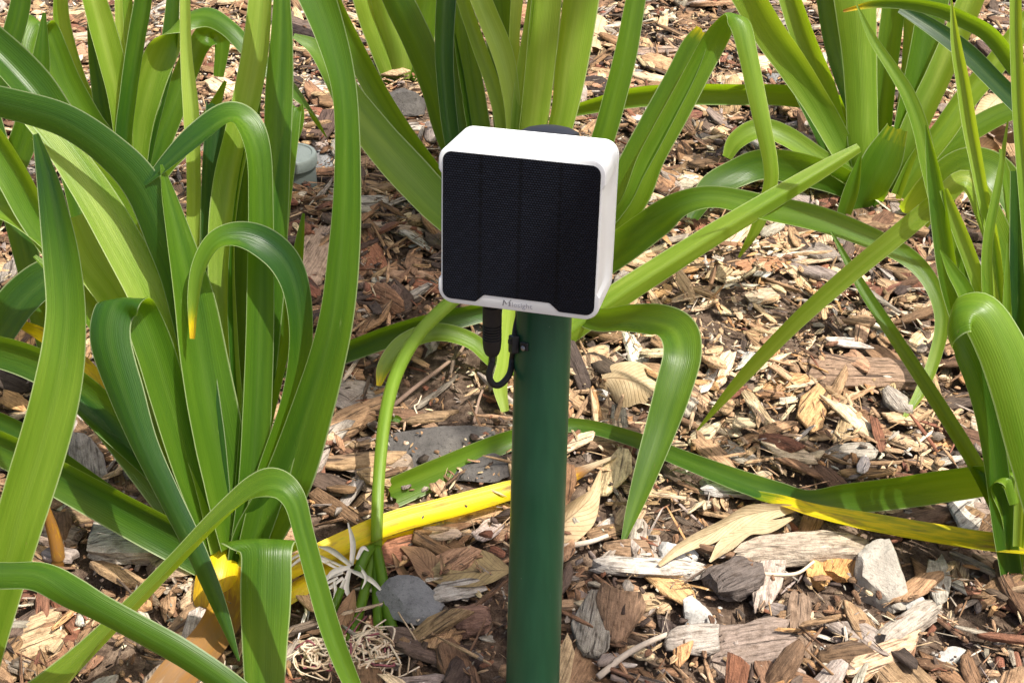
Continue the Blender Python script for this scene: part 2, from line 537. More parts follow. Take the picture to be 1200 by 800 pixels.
def zone_weights(px, py):
    """how the mulch is mixed over the bed: fresh pale chips by the right, old bark in front, bare soil behind the post"""
    n = len(px)
    W = np.tile(np.array([0.20, 0.03, 0.39, 0.06, 0.16, 0.13, 0.03]), (n, 1))
    def blob(cx, cy, sx, sy): return np.exp(-((px - cx) / sx) ** 2 - ((py - cy) / sy) ** 2)
    fresh = np.clip(1.3 * blob(860, 470, 160, 105) + blob(880, 330, 120, 80) * .8 + blob(930, 560, 120, 60) * .6, 0, 1)[:, None]
    W = W * (1 - fresh) + fresh * np.array([0.60, 0.10, 0.14, 0.01, 0.04, 0.02, 0.09])
    old = np.clip(blob(880, 740, 300, 90) + blob(160, 700, 200, 120) * .7, 0, 1)[:, None]
    W = W * (1 - old) + old * np.array([0.13, 0.03, 0.42, 0.04, 0.22, 0.13, 0.03])
    back = np.clip(blob(170, 60, 240, 110), 0, 1)[:, None]
    W = W * (1 - back) + back * np.array([0.34, 0.05, 0.32, 0.09, 0.12, 0.04, 0.04])
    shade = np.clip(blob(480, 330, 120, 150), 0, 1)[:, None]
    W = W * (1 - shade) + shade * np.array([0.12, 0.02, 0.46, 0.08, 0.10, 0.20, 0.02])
    return W / W.sum(1, keepdims=True)


def soil_bare(px, py):
    def blob(cx, cy, sx, sy): return np.exp(-((px - cx) / sx) ** 2 - ((py - cy) / sy) ** 2)
    return np.clip(1.2 * blob(525, 462, 95, 70) + 0.7 * blob(480, 130, 45, 50) + 0.45 * blob(170, 640, 80, 45) + 0.4 * blob(1000, 420, 60, 30), 0, 1)


CLEAR = [  # (picture points along it, half width): where a stone, dead leaf or lying blade is on top of the mulch
    ([(330, 690), (400, 650), (460, 628), (530, 608), (600, 588), (680, 560)], 20), ([(500, 690), (600, 682)], 24), ([(440, 720), (515, 728)], 30),
    ([(380, 640), (400, 700), (450, 740)], 40), ([(440, 770)], 50), ([(370, 775)], 34), ([(1035, 672)], 42), ([(796, 652)], 30), ([(813, 726)], 32),
    ([(870, 600), (960, 612), (1060, 640), (1200, 655)], 20), ([(870, 655), (1000, 655)], 24), ([(700, 678), (815, 675)], 18), ([(875, 765)], 46), ([(860, 692)], 34),
    ([(800, 650), (850, 622), (930, 600)], 22), ([(450, 600), (520, 565), (600, 530)], 22), ([(735, 460)], 30), ([(660, 625), (700, 580)], 18), ([(345, 570)], 28),
    ([(470, 540), (560, 530)], 34), ([(560, 560)], 34), ([(1068, 718)], 20), ([(1110, 770)], 28), ([(1040, 765), (1090, 715)], 16), ([(120, 655), (220, 650)], 40),
    ([(145, 795)], 36), ([(1120, 165), (1195, 165)], 30), ([(346, 205)], 26), ([(727, 172)], 16), ([(376, 185)], 26), ([(960, 690), (985, 690)], 22), ([(800, 545), (950, 600), (1100, 592)], 14)]


def cleared(px, py):
    m = np.zeros(len(px), bool)
    for pts, r in CLEAR:
        if len(pts) == 1: pts = pts * 2
        for (ax, ay), (bx, by) in zip(pts[:-1], pts[1:]):
            dx, dy = bx - ax, by - ay
            tt = np.clip(((px - ax) * dx + (py - ay) * dy) / max(dx * dx + dy * dy, 1e-6), 0, 1)
            m |= (px - ax - tt * dx) ** 2 + ((py - ay - tt * dy) * 1.25) ** 2 < r * r
    return m


def sample_chips(n, lmin, lmax, wr, tr, big, lift, tiltsd, thin_bare):
    """random chips on the bed: dense where the picture looks, sparser around it"""
    xs_, ys_ = [], []
    need = n
    n = int(n * 1.12)
    x = rng.uniform(-2.0, 2.0, n * 6); y = rng.uniform(0.30, 3.9, n * 6)
    px, py, d = proj_np(x, y, y * TS)
    inside = (px > -120) & (px < 1320) & (py > -60) & (py < 900)
    keep = np.where(inside, 1.0, np.clip(0.34 * (1.75 - np.hypot(x / 1.25, (y - 1.7) / 1.3)), 0.05, 0.30))
    keep *= 1 - thin_bare * soil_bare(px, py)
    if big: keep *= np.where(cleared(px, py), 0.04, 1.0)
    sel = rng.uniform(0, 1, len(x)) < keep
    x, y, px, py, d, inside = [q[sel][:n] for q in (x, y, px, py, d, inside)]
    n = len(x)
    L = lmin * (lmax / lmin) ** (rng.uniform(0, 1, n) ** 1.6)
    zf = np.exp(-((px - 870) / 190) ** 2 - ((py - 430) / 150) ** 2) * 0.20 + 0.05 * (py < 200)
    L = L * (1 - zf)
    Wd = L * rng.uniform(wr[0], wr[1], n) ** 1.15
    T = np.clip(Wd * rng.uniform(tr[0], tr[1], n), 0.0010, 0.012)
    yaw = rng.uniform(0, 2 * np.pi, n)
    pit = rng.normal(0, tiltsd, n); rol = rng.normal(0, tiltsd * 1.3, n)
    z = bed_z(x, y) + rng.uniform(lift[0], lift[1], n) + np.abs(np.sin(pit)) * L * 0.22 - T * 0.35
    W = zone_weights(px, py)
    cum = np.cumsum(W, 1)
    kind = (rng.uniform(0, 1, n)[:, None] > cum).sum(1).clip(0, len(KINDS) - 1)
    col = np.zeros((n, 3))
    for i, k in enumerate(KINDS):
        s = kind == i
        col[s] = PAL[k][rng.integers(0, len(PAL[k]), s.sum())]
    col *= rng.uniform(0.78, 1.28, (n, 1)) * rng.uniform(0.95, 1.05, (n, 3))
    return dict(x=x, y=y, z=z, L=L, W=Wd, T=T, R=rotmats(yaw, pit, rol), col=np.clip(col, 0.01, 0.85), kind=kind, yaw=yaw, px=px, py=py, d=d, inside=inside)


def chip_mesh(name, C, sel, P, T):
    n = len(sel)
    pk = rng.integers(0, len(P), n)
    V = P[pk].copy()                                            # n, nv, 3
    V *= np.stack([C['L'][sel], C['W'][sel], C['T'][sel]], -1)[:, None, :]
    loc = V + rng.uniform(-3, 3, (n, 1, 3))
    Wv = np.einsum('nij,nvj->nvi', C['R'][sel], V) + np.stack([C['x'][sel], C['y'][sel], C['z'][sel]], -1)[:, None, :]
    nv = V.shape[1]
    F = (T[None] + (np.arange(n) * nv)[:, None, None]).reshape(-1, 3)
    me = bpy.data.meshes.new(name)
    me.vertices.add(n * nv)
    me.vertices.foreach_set('co', Wv.reshape(-1).astype(np.float32))
    me.loops.add(F.size); me.loops.foreach_set('vertex_index', F.ravel().astype(np.int32))
    me.polygons.add(len(F)); me.polygons.foreach_set('loop_start', np.arange(0, F.size, 3, dtype=np.int32))
    me.update(calc_edges=True)
    a = me.attributes.new('gpos', 'FLOAT_VECTOR', 'POINT'); a.data.foreach_set('vector', loc.reshape(-1).astype(np.float32))
    c4 = np.ones((n, nv, 4), np.float32); c4[..., :3] = C['col'][sel][:, None, :]
    a = me.color_attributes.new('gcol', 'FLOAT_COLOR', 'POINT'); a.data.foreach_set('color', c4.ravel())
    me.materials.append(WOOD)
    return me


big = sample_chips(15500, 0.015, 0.080, (0.20, 0.62), (0.10, 0.26), True, (-0.002, 0.014), 0.20, 0.95)
spl = sample_chips(12500, 0.012, 0.070, (0.05, 0.17), (0.35, 0.8), True, (0.002, 0.016), 0.20, 0.85)
fib = sample_chips(8500, 0.010, 0.036, (0.025, 0.05), (0.5, 0.9), True, (0.004, 0.017), 0.18, 0.6)
fib['col'] = np.clip(fib['col'] * 0.6 + np.array([0.20, 0.15, 0.10]), 0, .8)
fine = sample_chips(45000, 0.0035, 0.017, (0.2, 0.7), (0.2, 0.5), False, (-0.001, 0.015), 0.35, 0.45)


def show_size(C): return np.where((C['px'] > 5) & (C['px'] < 1195) & (C['py'] > 5) & (C['py'] < 795), np.sqrt(C['L'] * C['W']) / C['d'], 0)


def zone_name(px, py):
    if py > 600:
        if px < 350: return 'around the lower left plant'
        if px < 600: return 'between withered flowers and post'
        if px < 840: return 'in front, right of the green post'
        return 'near the upright pale stone'
    if py > 400:
        if px < 370: return 'under the big left plant'
        if px < 600: return 'on soil left of the green post'
        if px < 780: return 'just right of the green post'
        if px < 1010: return 'in the sunlit fresh mulch'
        return 'shaded by the right edge plant'
    if py > 180:
        if px < 340: return 'behind the big left plant'
        if px < 600: return 'left of the white box'
        if px < 960: return 'right of the white box'
        return 'under the right back plant'
    if px < 400: return 'at the far upper left'
    if px < 700: return 'behind the white box'
    if px < 930: return 'at the top, right of the box'
    return 'at the far upper right'


COLNAME = {'tan': 'tan', 'orange': 'orange brown', 'brown': 'brown', 'reddish': 'reddish brown', 'grey': 'weathered grey', 'dark': 'dark brown', 'pale': 'pale bleached'}
sizes_b, sizes_s = show_size(big), show_size(spl)
top_b = np.argsort(-sizes_b)[:215]
top_s = np.argsort(-sizes_s)[:85]
for C, sel, shape in ((big, top_b, 'flat bark flake'), (spl, top_s, 'thin wood splinter')):
    for i in sel:
        me = chip_mesh('wood_chip', C, np.array([i]), PB, TB)
        org = Vector((C['x'][i], C['y'][i], C['z'][i]))
        me.transform(Matrix.Translation(-org))
        o = bpy.data.objects.new('wood_chip' if shape.startswith('flat') else 'wood_splinter', me)
        COL.objects.link(o); o.location = org
        lw = C['L'][i] / C['W'][i]
        size = ('long ' if C['L'][i] > 0.058 else 'short ' if C['L'][i] < 0.042 else '') if shape.startswith('thin') else ('narrow ' if lw > 2.9 else 'broad ' if lw < 2.05 else '')
        a_ = math.degrees(C['yaw'][i]) % 180
        lie = 'lying level' if a_ < 25 or a_ > 155 else 'pointing away' if 65 < a_ < 115 else 'slanting up right' if a_ < 90 else 'slanting up left'
        lab = '%s%s %s %s %s' % (size, COLNAME[KINDS[C['kind'][i]]], shape, lie, zone_name(C['px'][i], C['py'][i]))
        tag(o, lab, 'wood chip', lab.replace(shape, shape + 's'))
for nm, C, skip, P, T, lab in (
        ('bark_mulch', big, top_b, PB, TB, 'layer of mixed brown and grey bark mulch covering the bed'),
        ('splinter_mulch', spl, top_s, PSM, TSM, 'thin wood splinters scattered all over the mulch'),
        ('straw_fibres', fib, [], PSM, TSM, 'loose straw thin wood fibres lying over the chips'),
        ('fine_mulch', fine, [], PSM, TSM, 'fine crumbs of wood and bark between the larger chips')):
    mask = np.ones(len(C['x']), bool); mask[list(skip)] = False
    o = bpy.data.objects.new(nm, chip_mesh(nm, C, np.nonzero(mask)[0], P, T))
    COL.objects.link(o)
    tag(o, lab, 'mulch', kind='stuff')

# ------------------------------------------------------------------ strap leaves
def catmull(P, per):
    P = [np.array(p, float) for p in P]
    P = [2 * P[0] - P[1]] + P + [2 * P[-1] - P[-2]]
    out = []
    for i in range(1, len(P) - 2):
        p0, p1, p2, p3 = P[i - 1:i + 3]
        for k in range(per):
            t = k / per
            out.append(0.5 * (2 * p1 + (p2 - p0) * t + (2 * p0 - 5 * p1 + 4 * p2 - p3) * t * t + (3 * p1 - p0 - 3 * p2 + p3) * t ** 3))
    out.append(P[-2])
    return np.array(out)


def strap(parent, pts, ch=0.34, keel=0.0, age=0.0, hue=None, roll=None, across=None, flat=False, name='leaf', cut=False, wave=0.03, label=None, mat=None, nu=9):
    """one strap-shaped blade. pts: (px, py, width in px, row) - row gives the distance: that of the bed on that picture row.
    roll turns the blade about its length; across fixes the sideways direction (right, up, away) for blades that fold over."""
    pts = list(pts)
    if not cut and not flat and pts[-1][2] > 7 and not (0 < pts[-1][0] < 1200 and 0 < pts[-1][1] < 800):
        # the blade runs on beyond the picture: let it arch a little and end in a tip
        (x0, y0, _, r0), (x1, y1, w1, r1) = pts[-2], pts[-1]
        ln_ = math.hypot(x1 - x0, y1 - y0); dx, dy = (x1 - x0) / ln_, (y1 - y0) / ln_
        sx = (1 if dx >= 0 else -1) * random.uniform(0.15, 0.5)
        k_ = random.uniform(0.8, 1.3)
        pts += [(x1 + (dx * 70 + sx * 10) * k_, y1 + dy * 70 * k_ + 4, w1 * 0.8, r1 - 6), (x1 + (dx * 120 + sx * 40) * k_, y1 + dy * 120 * k_ + 22, w1 * 0.5, r1 - 14), (x1 + (dx * 150 + sx * 80) * k_, y1 + dy * 140 * k_ + 52, 2, r1 - 22)]
        ext = lambda q: list(q) + [q[-1]] * 3 if isinstance(q, (list, tuple)) else q
        age, hue, roll = ext(age), ext(hue), ext(roll)
        if across is not None and isinstance(across[0], (list, tuple)): across = ext(across)
    n = len(pts)
    rows = [p[3] for p in pts]
    P3 = [np.array(at(p[0], p[1], dg(p[3]))) for p in pts]
    Wd = [p[2] * dg(p[3]) / F_PX for p in pts]
    if roll is None: roll = random.choice((-1, 1)) * random.uniform(12, 42)
    if hue is None: hue = random.uniform(-0.35, 0.45)  # random green
    fw, up, rt = np.array(FWD), np.array(UPV), np.array(RGT)
    B = []
    for i in range(n):
        t = P3[min(i + 1, n - 1)] - P3[max(i - 1, 0)]
        t = t / np.linalg.norm(t)
        view = P3[i] - np.array(CAM); view /= np.linalg.norm(view)
        if flat:
            b = np.cross(np.array(NG), t)
        elif across is not None:
            a = across[i] if isinstance(across[0], (tuple, list)) else across
            b = a[0] * rt + a[1] * up + a[2] * fw
        else:
            nrm = -view
            b = np.cross(t, nrm); b /= np.linalg.norm(b)
            r = math.radians(roll[i] if isinstance(roll, (list, tuple)) else roll)
            nn = np.cross(b, t)
            b = b * math.cos(r) + nn * math.sin(r)
        b = b - t * b.dot(t); b /= np.linalg.norm(b)
        if B and b.dot(B[-1]) < 0: b = -b
        side = np.cross(t, view); ls = np.linalg.norm(side)
        vis = abs(b.dot(side / ls)) if ls > 1e-4 else 1
        Wd[i] /= max(vis, 0.5 if across is None else 0.62)
        B.append(b)
    per = 7 if n > 5 else 10
    S = catmull(P3, per)
    wv = np.clip(catmull([[w] for w in Wd], per)[:, 0], 0.0006, None)
    Bs = catmull(B, per)
    ag = age if isinstance(age, (list, tuple)) else [age] * n
    hu = hue if isinstance(hue, (list, tuple)) else [hue] * n
    As = catmull([[a] for a in ag], per)[:, 0]
    Hs = catmull([[a] for a in hu], per)[:, 0]
    m = len(S)
    T = np.gradient(S, axis=0); T /= np.linalg.norm(T, axis=1, keepdims=True)
    Bs = Bs - T * (Bs * T).sum(1, keepdims=True); Bs /= np.linalg.norm(Bs, axis=1, keepdims=True)
    N = np.cross(Bs, T)
    # the channel opens towards the camera side at the blade's foot unless ch < 0
    if N[0].dot(np.array(CAM) - S[0]) < 0: N = -N
    u = np.linspace(-1, 1, nu)
    ln = np.concatenate([[0], np.cumsum(np.linalg.norm(np.diff(S, axis=0), axis=1))])
    ph = random.uniform(0, 50)
    verts, uvs, ages, hues = [], [], [], []
    for i in range(m):
        hw = wv[i] / 2
        wob = [(fbm(np.array([ln[i] * 22 + ph]), np.array([s * 9.0]), 2, 5)[0] - 0.4) * wave * hw * 2 for s in (0, 1)]
        for j in range(nu):
            uu = u[j]
            e = (wob[0] if uu < 0 else wob[1]) * abs(uu) ** 2
            rip = (fbm(np.array([ln[i] * 30 + ph]), np.array([7.0 if uu < 0 else 21.0]), 2, 8)[0] - 0.4) * wave * 1.6 * hw * abs(uu) ** 3
            off = hw * (ch * (uu * uu - 0.3) + keel * abs(uu))
            q = S[i] + Bs[i] * (uu * hw * (1 - 0.10 * abs(ch)) + math.copysign(e, uu)) + N[i] * (off + rip)
            if cut and i == m - 1:
                q = q + T[i] * random.uniform(-0.003, 0.002)
            verts.append(q); uvs.append((j / (nu - 1), ln[i])); ages.append(As[i]); hues.append(Hs[i])
    faces = [(i * nu + j, i * nu + j + 1, (i + 1) * nu + j + 1, (i + 1) * nu + j) for i in range(m - 1) for j in range(nu - 1)]
    o = mesh_obj(name, [Vector(v) for v in verts], faces, mat or LEAF, parent, smooth=True)
    me = o.data
    uvl = me.uv_layers.new(name='UVMap')
    li = np.zeros(len(me.loops), np.int32); me.loops.foreach_get('vertex_index', li)
    uvl.data.foreach_set('uv', np.array(uvs, np.float32)[li].ravel())
    for nm, arr in (('age', ages), ('hue', hues)):
        a = me.attributes.new(nm, 'FLOAT', 'POINT'); a.data.foreach_set('value', np.array(arr, np.float32))
    if label: o['label'] = label
    return o


def tube(parent, pts, name, mat, sides=10, label=None, cap=True, origin=None, age=0.0, hue=0.6):
    """round stem or cable; pts: (Vector, radius)"""
    per = 6
    S = catmull([p[0] for p in pts], per); R = catmull([[p[1]] for p in pts], per)[:, 0]
    T = np.gradient(S, axis=0); T /= np.linalg.norm(T, axis=1, keepdims=True)
    a = np.array([0.3, 0.2, 0.93]); verts = []
    for i in range(len(S)):
        b = np.cross(T[i], a); b /= np.linalg.norm(b); c = np.cross(T[i], b)
        for k in range(sides):
            an = 2 * math.pi * k / sides
            verts.append(Vector(S[i] + max(R[i], 1e-4) * (math.cos(an) * b + math.sin(an) * c)))
        a = a if abs(np.dot(T[i], a)) < 0.95 else b
    m = len(S)
    faces = [(i * sides + k, i * sides + (k + 1) % sides, (i + 1) * sides + (k + 1) % sides, (i + 1) * sides + k) for i in range(m - 1) for k in range(sides)]
    if cap:
        faces += [tuple(range(sides - 1, -1, -1)), tuple((m - 1) * sides + k for k in range(sides))]
    o = mesh_obj(name, verts, faces, mat, parent, origin, smooth=True)
    me = o.data
    if mat is LEAF:
        uvl = me.uv_layers.new(name='UVMap')
        li = np.zeros(len(me.loops), np.int32); me.loops.foreach_get('vertex_index', li)
        uv = np.array([(0.1 + 0.8 * abs(2 * k / sides - 1), i * 0.01) for i in range(m) for k in range(sides)], np.float32)
        uvl.data.foreach_set('uv', uv[li].ravel())
        for nm, val in (('age', age), ('hue', hue)):
            at_ = me.attributes.new(nm, 'FLOAT', 'POINT'); at_.data.foreach_set('value', np.full(len(me.vertices), val, np.float32))
    if label: o['label'] = label
    return o


PLANTS = {}


def plant(key, px, py, label):
    o = empty('strap_leaf_plant', gp(px, py))
    bpy.context.view_layer.update()
    tag(o, label, 'plant', 'strap leaved lily plants in the bed')
    PLANTS[key] = o
    return o


# ---- big left plant in front
A = plant('A', 272, 690, 'largest strap leaved plant, left of the post, with crossing and folded blades')
# blades leaning away, drawn first
strap(A, [(262, 660, 20, 690), (230, 560, 24, 700), (190, 470, 26, 705), (140, 360, 40, 710), (100, 300, 44, 712), (82, 255, 34, 712)], hue=0.75, roll=-15)
strap(A, [(268, 660, 24, 695), (262, 560, 30, 705), (250, 440, 32, 715), (248, 320, 32, 722), (250, 220, 32, 728), (256, 121, 33, 735)], hue=-0.9, roll=-25, cut=True, label='bluish blade with its top cut off straight')
strap(A, [(266, 660, 16, 695), (250, 520, 18, 710), (236, 400, 18, 720), (229, 300, 18, 728), (228, 200, 17, 738), (225, 130, 19, 745), (219, 60, 14, 750), (217, -20, 12, 758)], hue=0.95, roll=12, keel=0.35)
strap(A, [(272, 660, 26, 700), (278, 560, 30, 715), (266, 400, 32, 728), (262, 290, 32, 738), (268, 220, 33, 745), (281, 160, 32, 752), (294, 105, 33, 758), (303, 50, 31, 765), (309, -20, 26, 772)], hue=0.85, roll=18, keel=0.3)
strap(A, [(280, 660, 30, 702), (292, 560, 36, 716), (304, 430, 38, 730), (314, 340, 36, 742), (320, 250, 34, 752), (323, 180, 33, 760), (326, 100, 33, 768), (329, 40, 26, 775), (330, -20, 18, 780)], hue=-0.1, roll=-22)
strap(A, [(300, 560, 20, 705), (320, 330, 22, 735), (330, 230, 22, 745), (339, 165, 20, 750), (345, 130, 16, 748), (350, 128, 14, 742), (349, 150, 13, 735), (338, 182, 8, 728)], hue=0.1, across=(0.9, 0.1, 0.5))
strap(A, [(258, 640, 30, 702), (230, 520, 36, 715), (212, 420, 40, 722), (200, 340, 42, 728), (180, 285, 42, 732), (140, 228, 40, 735), (95, 190, 36, 738), (45, 150, 30, 742)], hue=0.45, roll=16, ch=0.15)
strap(A, [(262, 645, 32, 708), (248, 560, 44, 722), (222, 470, 48, 735), (196, 395, 50, 742), (170, 335, 50, 746), (140, 280, 48, 750), (106, 222, 44, 754), (66, 165, 36, 758), (20, 115, 26, 762)], hue=0.8, roll=-18, ch=0.15)
strap(A, [(262, 640, 24, 710), (244, 500, 34, 740), (215, 350, 42, 760), (192, 280, 46, 775), (165, 218, 46, 785), (128, 178, 42, 792), (80, 145, 40, 798), (30, 128, 38, 800), (-40, 112, 34, 802)], hue=-0.55, roll=24, ch=-0.22)
strap(A, [(276, 640, 38, 712), (266, 565, 58, 730), (250, 490, 60, 748), (237, 420, 56, 760), (226, 350, 48, 772), (211, 285, 32, 782), (198, 232, 18, 790), (189, 193, 3, 796)], hue=0.15, roll=-20, ch=0.3)
strap(A, [(284, 640, 30, 712), (296, 560, 34, 730), (303, 430, 34, 750), (305, 320, 32, 768), (305, 240, 30, 782), (302, 180, 30, 792), (288, 145, 30, 796), (266, 137, 30, 798), (228, 163, 26, 796), (195, 192, 17, 792), (170, 216, 4, 788)],
      hue=[0, 0, .1, .1, .1, .1, .2, 0, -.5, -.6, -.6], across=[(1, 0, 0.3), (1, 0, 0.3), (1, 0, .3), (1, 0, .3), (1, 0, .4), (.9, .1, .5), (.5, .55, .8), (.1, .8, .8), (-.45, .7, .6), (-.5, .7, .5), (-.6, .7, .4)])
strap(A, [(292, 650, 32, 715), (318, 560, 40, 735), (343, 470, 30, 755), (352, 400, 28, 770), (348, 345, 32, 782), (334, 308, 38, 790), (308, 285, 38, 796), (278, 276, 30, 800), (252, 284, 22, 802), (235, 312, 18, 800), (228, 350, 14, 797), (226, 397, 6, 794)],
      hue=[.1, .1, 0, -.2, -.5, -.6, -.6, -.1, .3, .4, .6, .8], age=[0, 0, 0, 0, 0, 0, 0, 0, 0, 0, 0, .5],  # shaded underside of the arch painted in as a darker green
      across=[(1, 0, .2), (1, .2, .2), (1, .1, .3), (1, 0, .35), (.95, .25, .3), (.75, .65, .2), (.35, .9, .3), (.1, .9, .45), (-.5, .75, .5), (-.85, .4, .5), (-.95, .1, .5), (-1, .05, .5)])
strap(A, [(285, 668, 40, 700), (302, 625, 58, 715), (336, 560, 58, 735), (366, 470, 50, 765), (390, 380, 42, 792), (401, 290, 38, 812), (405, 200, 32, 830), (402, 110, 30, 848), (386, 40, 38, 862), (360, -30, 46, 874)], hue=-0.1, roll=[-10, -15, -20, -26, -30, -32, -32, -30, -15, 0], ch=0.35)
strap(A, [(262, 652, 30, 705), (228, 560, 42, 735), (200, 470, 46, 758), (180, 405, 46, 775), (163, 365, 46, 785), (146, 352, 46, 796), (132, 364, 48, 806), (128, 400, 48, 812), (146, 460, 42, 812), (168, 520, 32, 812), (196, 580, 27, 812), (228, 645, 24, 815), (256, 710, 18, 820), (280, 774, 3, 825)],
      hue=[.1, .1, .1, .1, 0, -.2, -.35, -.4, -.5, -.55, -.6, -.6, -.5, -.4], across=[(.9, .35, .2), (.9, .35, .2), (.9, .3, .2), (.9, .25, .2), (.95, .1, .1), (1, 0, 0), (1, .05, 0), (1, .1, 0), (.95, .3, -.1), (.9, .4, -.1), (.9, .4, -.2), (.9, .4, -.2), (.9, .4, -.2), (.9, .4, -.2)])
strap(A, [(258, 668, 34, 695), (205, 632, 46, 705), (150, 602, 46, 705), (95, 572, 44, 700), (45, 545, 42, 694), (0, 522, 40, 686), (-60, 498, 34, 675)], hue=-0.05, roll=30, ch=0.4)
strap(A, [(252, 648, 30, 690), (205, 590, 42, 695), (160, 530, 44, 690), (122, 482, 44, 684), (80, 446, 42, 678), (30, 420, 40, 670), (-40, 402, 34, 660)], hue=-0.2, roll=26, ch=0.35)
strap(A, [(245, 655, 20, 690), (150, 595, 24, 690), (70, 540, 26, 680), (20, 505, 26, 672), (-40, 480, 24, 660)], hue=-0.4, roll=20, ch=0.35)
strap(A, [(240, 640, 18, 690), (196, 600, 22, 672), (165, 555, 20, 655), (140, 502, 17, 640), (112, 442, 18, 620), (60, 398, 18, 590), (8, 372, 6, 575)], age=[.85, .72, .66, .58, .4, .34, .4], roll=10, label='dying blade turned yellow and orange brown')
strap(A, [(305, 660, 44, 722), (307, 645, 58, 750), (309, 633, 62, 790), (312, 642, 62, 812), (311, 690, 60, 825), (310, 750, 54, 832), (309, 830, 44, 840)], hue=[.1, .1, .1, -.05, -.05, .2, .2], across=(1, -.03, 0), ch=0.15, label='broad blade folded over its top and hanging down in front')
strap(A, [(268, 668, 44, 702), (272, 700, 46, 736), (250, 745, 44, 786), (205, 795, 46, 832), (160, 850, 40, 880)], age=[.5, .62, .74, .80, .84], roll=-15, ch=0.3, label='withered orange brown blade lying at the plant foot')
strap(A, [(262, 640, 40, 704), (255, 672, 50, 722), (248, 700, 44, 732), (246, 716, 30, 738)], age=[.15, .42, .50, .62], roll=0, ch=-0.5, cut=True, label='yellow sheath at the plant foot')
strap(A, [(285, 700, 22, 716), (345, 668, 26, 704), (400, 642, 27, 678), (460, 617, 28, 654), (530, 598, 27, 634), (600, 578, 24, 612), (662, 562, 19, 592), (690, 549, 9, 576), (723, 534, 3, 560)], age=[.42, .36, .32, .31, .31, .32, .4, .9, 1], flat=True, ch=0.5, label='yellow blade lying across the mulch behind the green post')
strap(A, [(300, 720, 18, 726), (345, 690, 22, 716), (400, 656, 18, 684), (470, 628, 14, 656), (520, 612, 5, 640)], age=[.4, .34, .33, .34, .4], flat=True, ch=-0.4)

# ---- plant in the lower left corner, its foot outside the picture
H = plant('H', -30, 860, 'strap leaved plant in the lower left corner whose blades cross in front')
strap(H, [(-30, 800, 44, 870), (0, 690, 50, 890), (22, 610, 56, 905), (50, 520, 58, 915), (70, 440, 54, 922), (78, 370, 46, 926), (73, 300, 42, 928), (63, 240, 32, 930), (54, 200, 22, 931), (42, 157, 7, 932)], hue=[.3, .4, .5, .5, .4, .2, -.1, -.5, -.7, -.4], roll=[-15, -15, -15, -10, 0, 15, 25, 35, 35, 30], ch=0.22)
strap(H, [(-10, 860, 44, 890), (60, 815, 46, 905), (130, 745, 46, 920), (200, 672, 44, 932), (255, 615, 42, 940), (295, 580, 40, 946), (322, 570, 34, 949), (343, 585, 28, 950), (355, 625, 24, 948), (370, 680, 24, 945), (388, 740, 24, 942), (412, 800, 20, 938), (440, 850, 6, 934)],
      hue=[.5, .5, .5, .5, .4, .2, 0, 0, 0, .1, .1, .2, .2], keel=0.25, ch=0.1, across=[(.6, .75, .2), (.6, .75, .2), (.62, .75, .2), (.62, .75, .25), (.6, .75, .35), (.55, .7, .6), (.6, .6, .7), (.9, .45, .6), (.95, .3, .5), (.95, .3, .4), (.95, .3, .3), (.95, .3, .3), (.95, .3, .3)])
strap(H, [(-60, 672, 34, 930), (0, 672, 33, 985), (45, 674, 36, 1005), (85, 697, 38, 1015), (120, 716, 32, 1020), (170, 743, 32, 1022), (215, 768, 32, 1022), (270, 805, 30, 1020), (330, 850, 22, 1015)], hue=-0.15, roll=[30, 25, 10, -25, -30, -30, -28, -25, -20], ch=-0.4)
tube(H, [(at(52, 592, dg(700)), .004), (at(62, 622, dg(690)), .0055), (at(68, 650, dg(684)), .006), (at(67, 672, dg(676)), .005)], 'stem', LEAF, age=0.68, label='withered brown stem')

# ---- plants at the left edge and behind
Cc = plant('C', -60, 400, 'strap leaved plant at the far left edge, mostly outside the picture')
strap(Cc, [(-80, 330, 24, 420), (-40, 230, 30, 440), (-15, 130, 32, 455), (10, 60, 26, 465), (24, 10, 24, 472), (30, -40, 20, 478)], hue=-0.3, roll=20)
strap(Cc, [(110, 330, 26, 520), (80, 180, 40, 540), (52, 125, 46, 548), (20, 85, 46, 552), (-20, 45, 40, 556)], hue=-0.25, roll=-20, keel=0.35)
strap(Cc, [(130, 380, 28, 560), (70, 290, 36, 575), (42, 248, 38, 582), (18, 205, 38, 588), (-10, 160, 36, 592), (-60, 90, 30, 596)], hue=0.25, roll=28, keel=0.2)
strap(Cc, [(-60, 120, 22, 540), (-20, 170, 24, 545), (5, 208, 24, 545), (24, 252, 20, 540), (37, 288, 14, 535), (46, 313, 3, 530)], hue=0.1, roll=-25, ch=-0.25)
strap(Cc, [(130, 360, 30, 560), (90, 327, 40, 580), (58, 326, 44, 590), (25, 352, 46, 590), (0, 388, 44, 585), (-25, 430, 30, 578)], hue=-0.45, across=[(.5, .8, .2), (.35, .9, .2), (.3, .9, .3), (-.3, .9, .2), (-.5, .8, .2), (-.5, .8, .2)])
strap(Cc, [(60, 420, 26, 540), (20, 260, 30, 545), (-10, 150, 28, 550)], hue=-0.3)

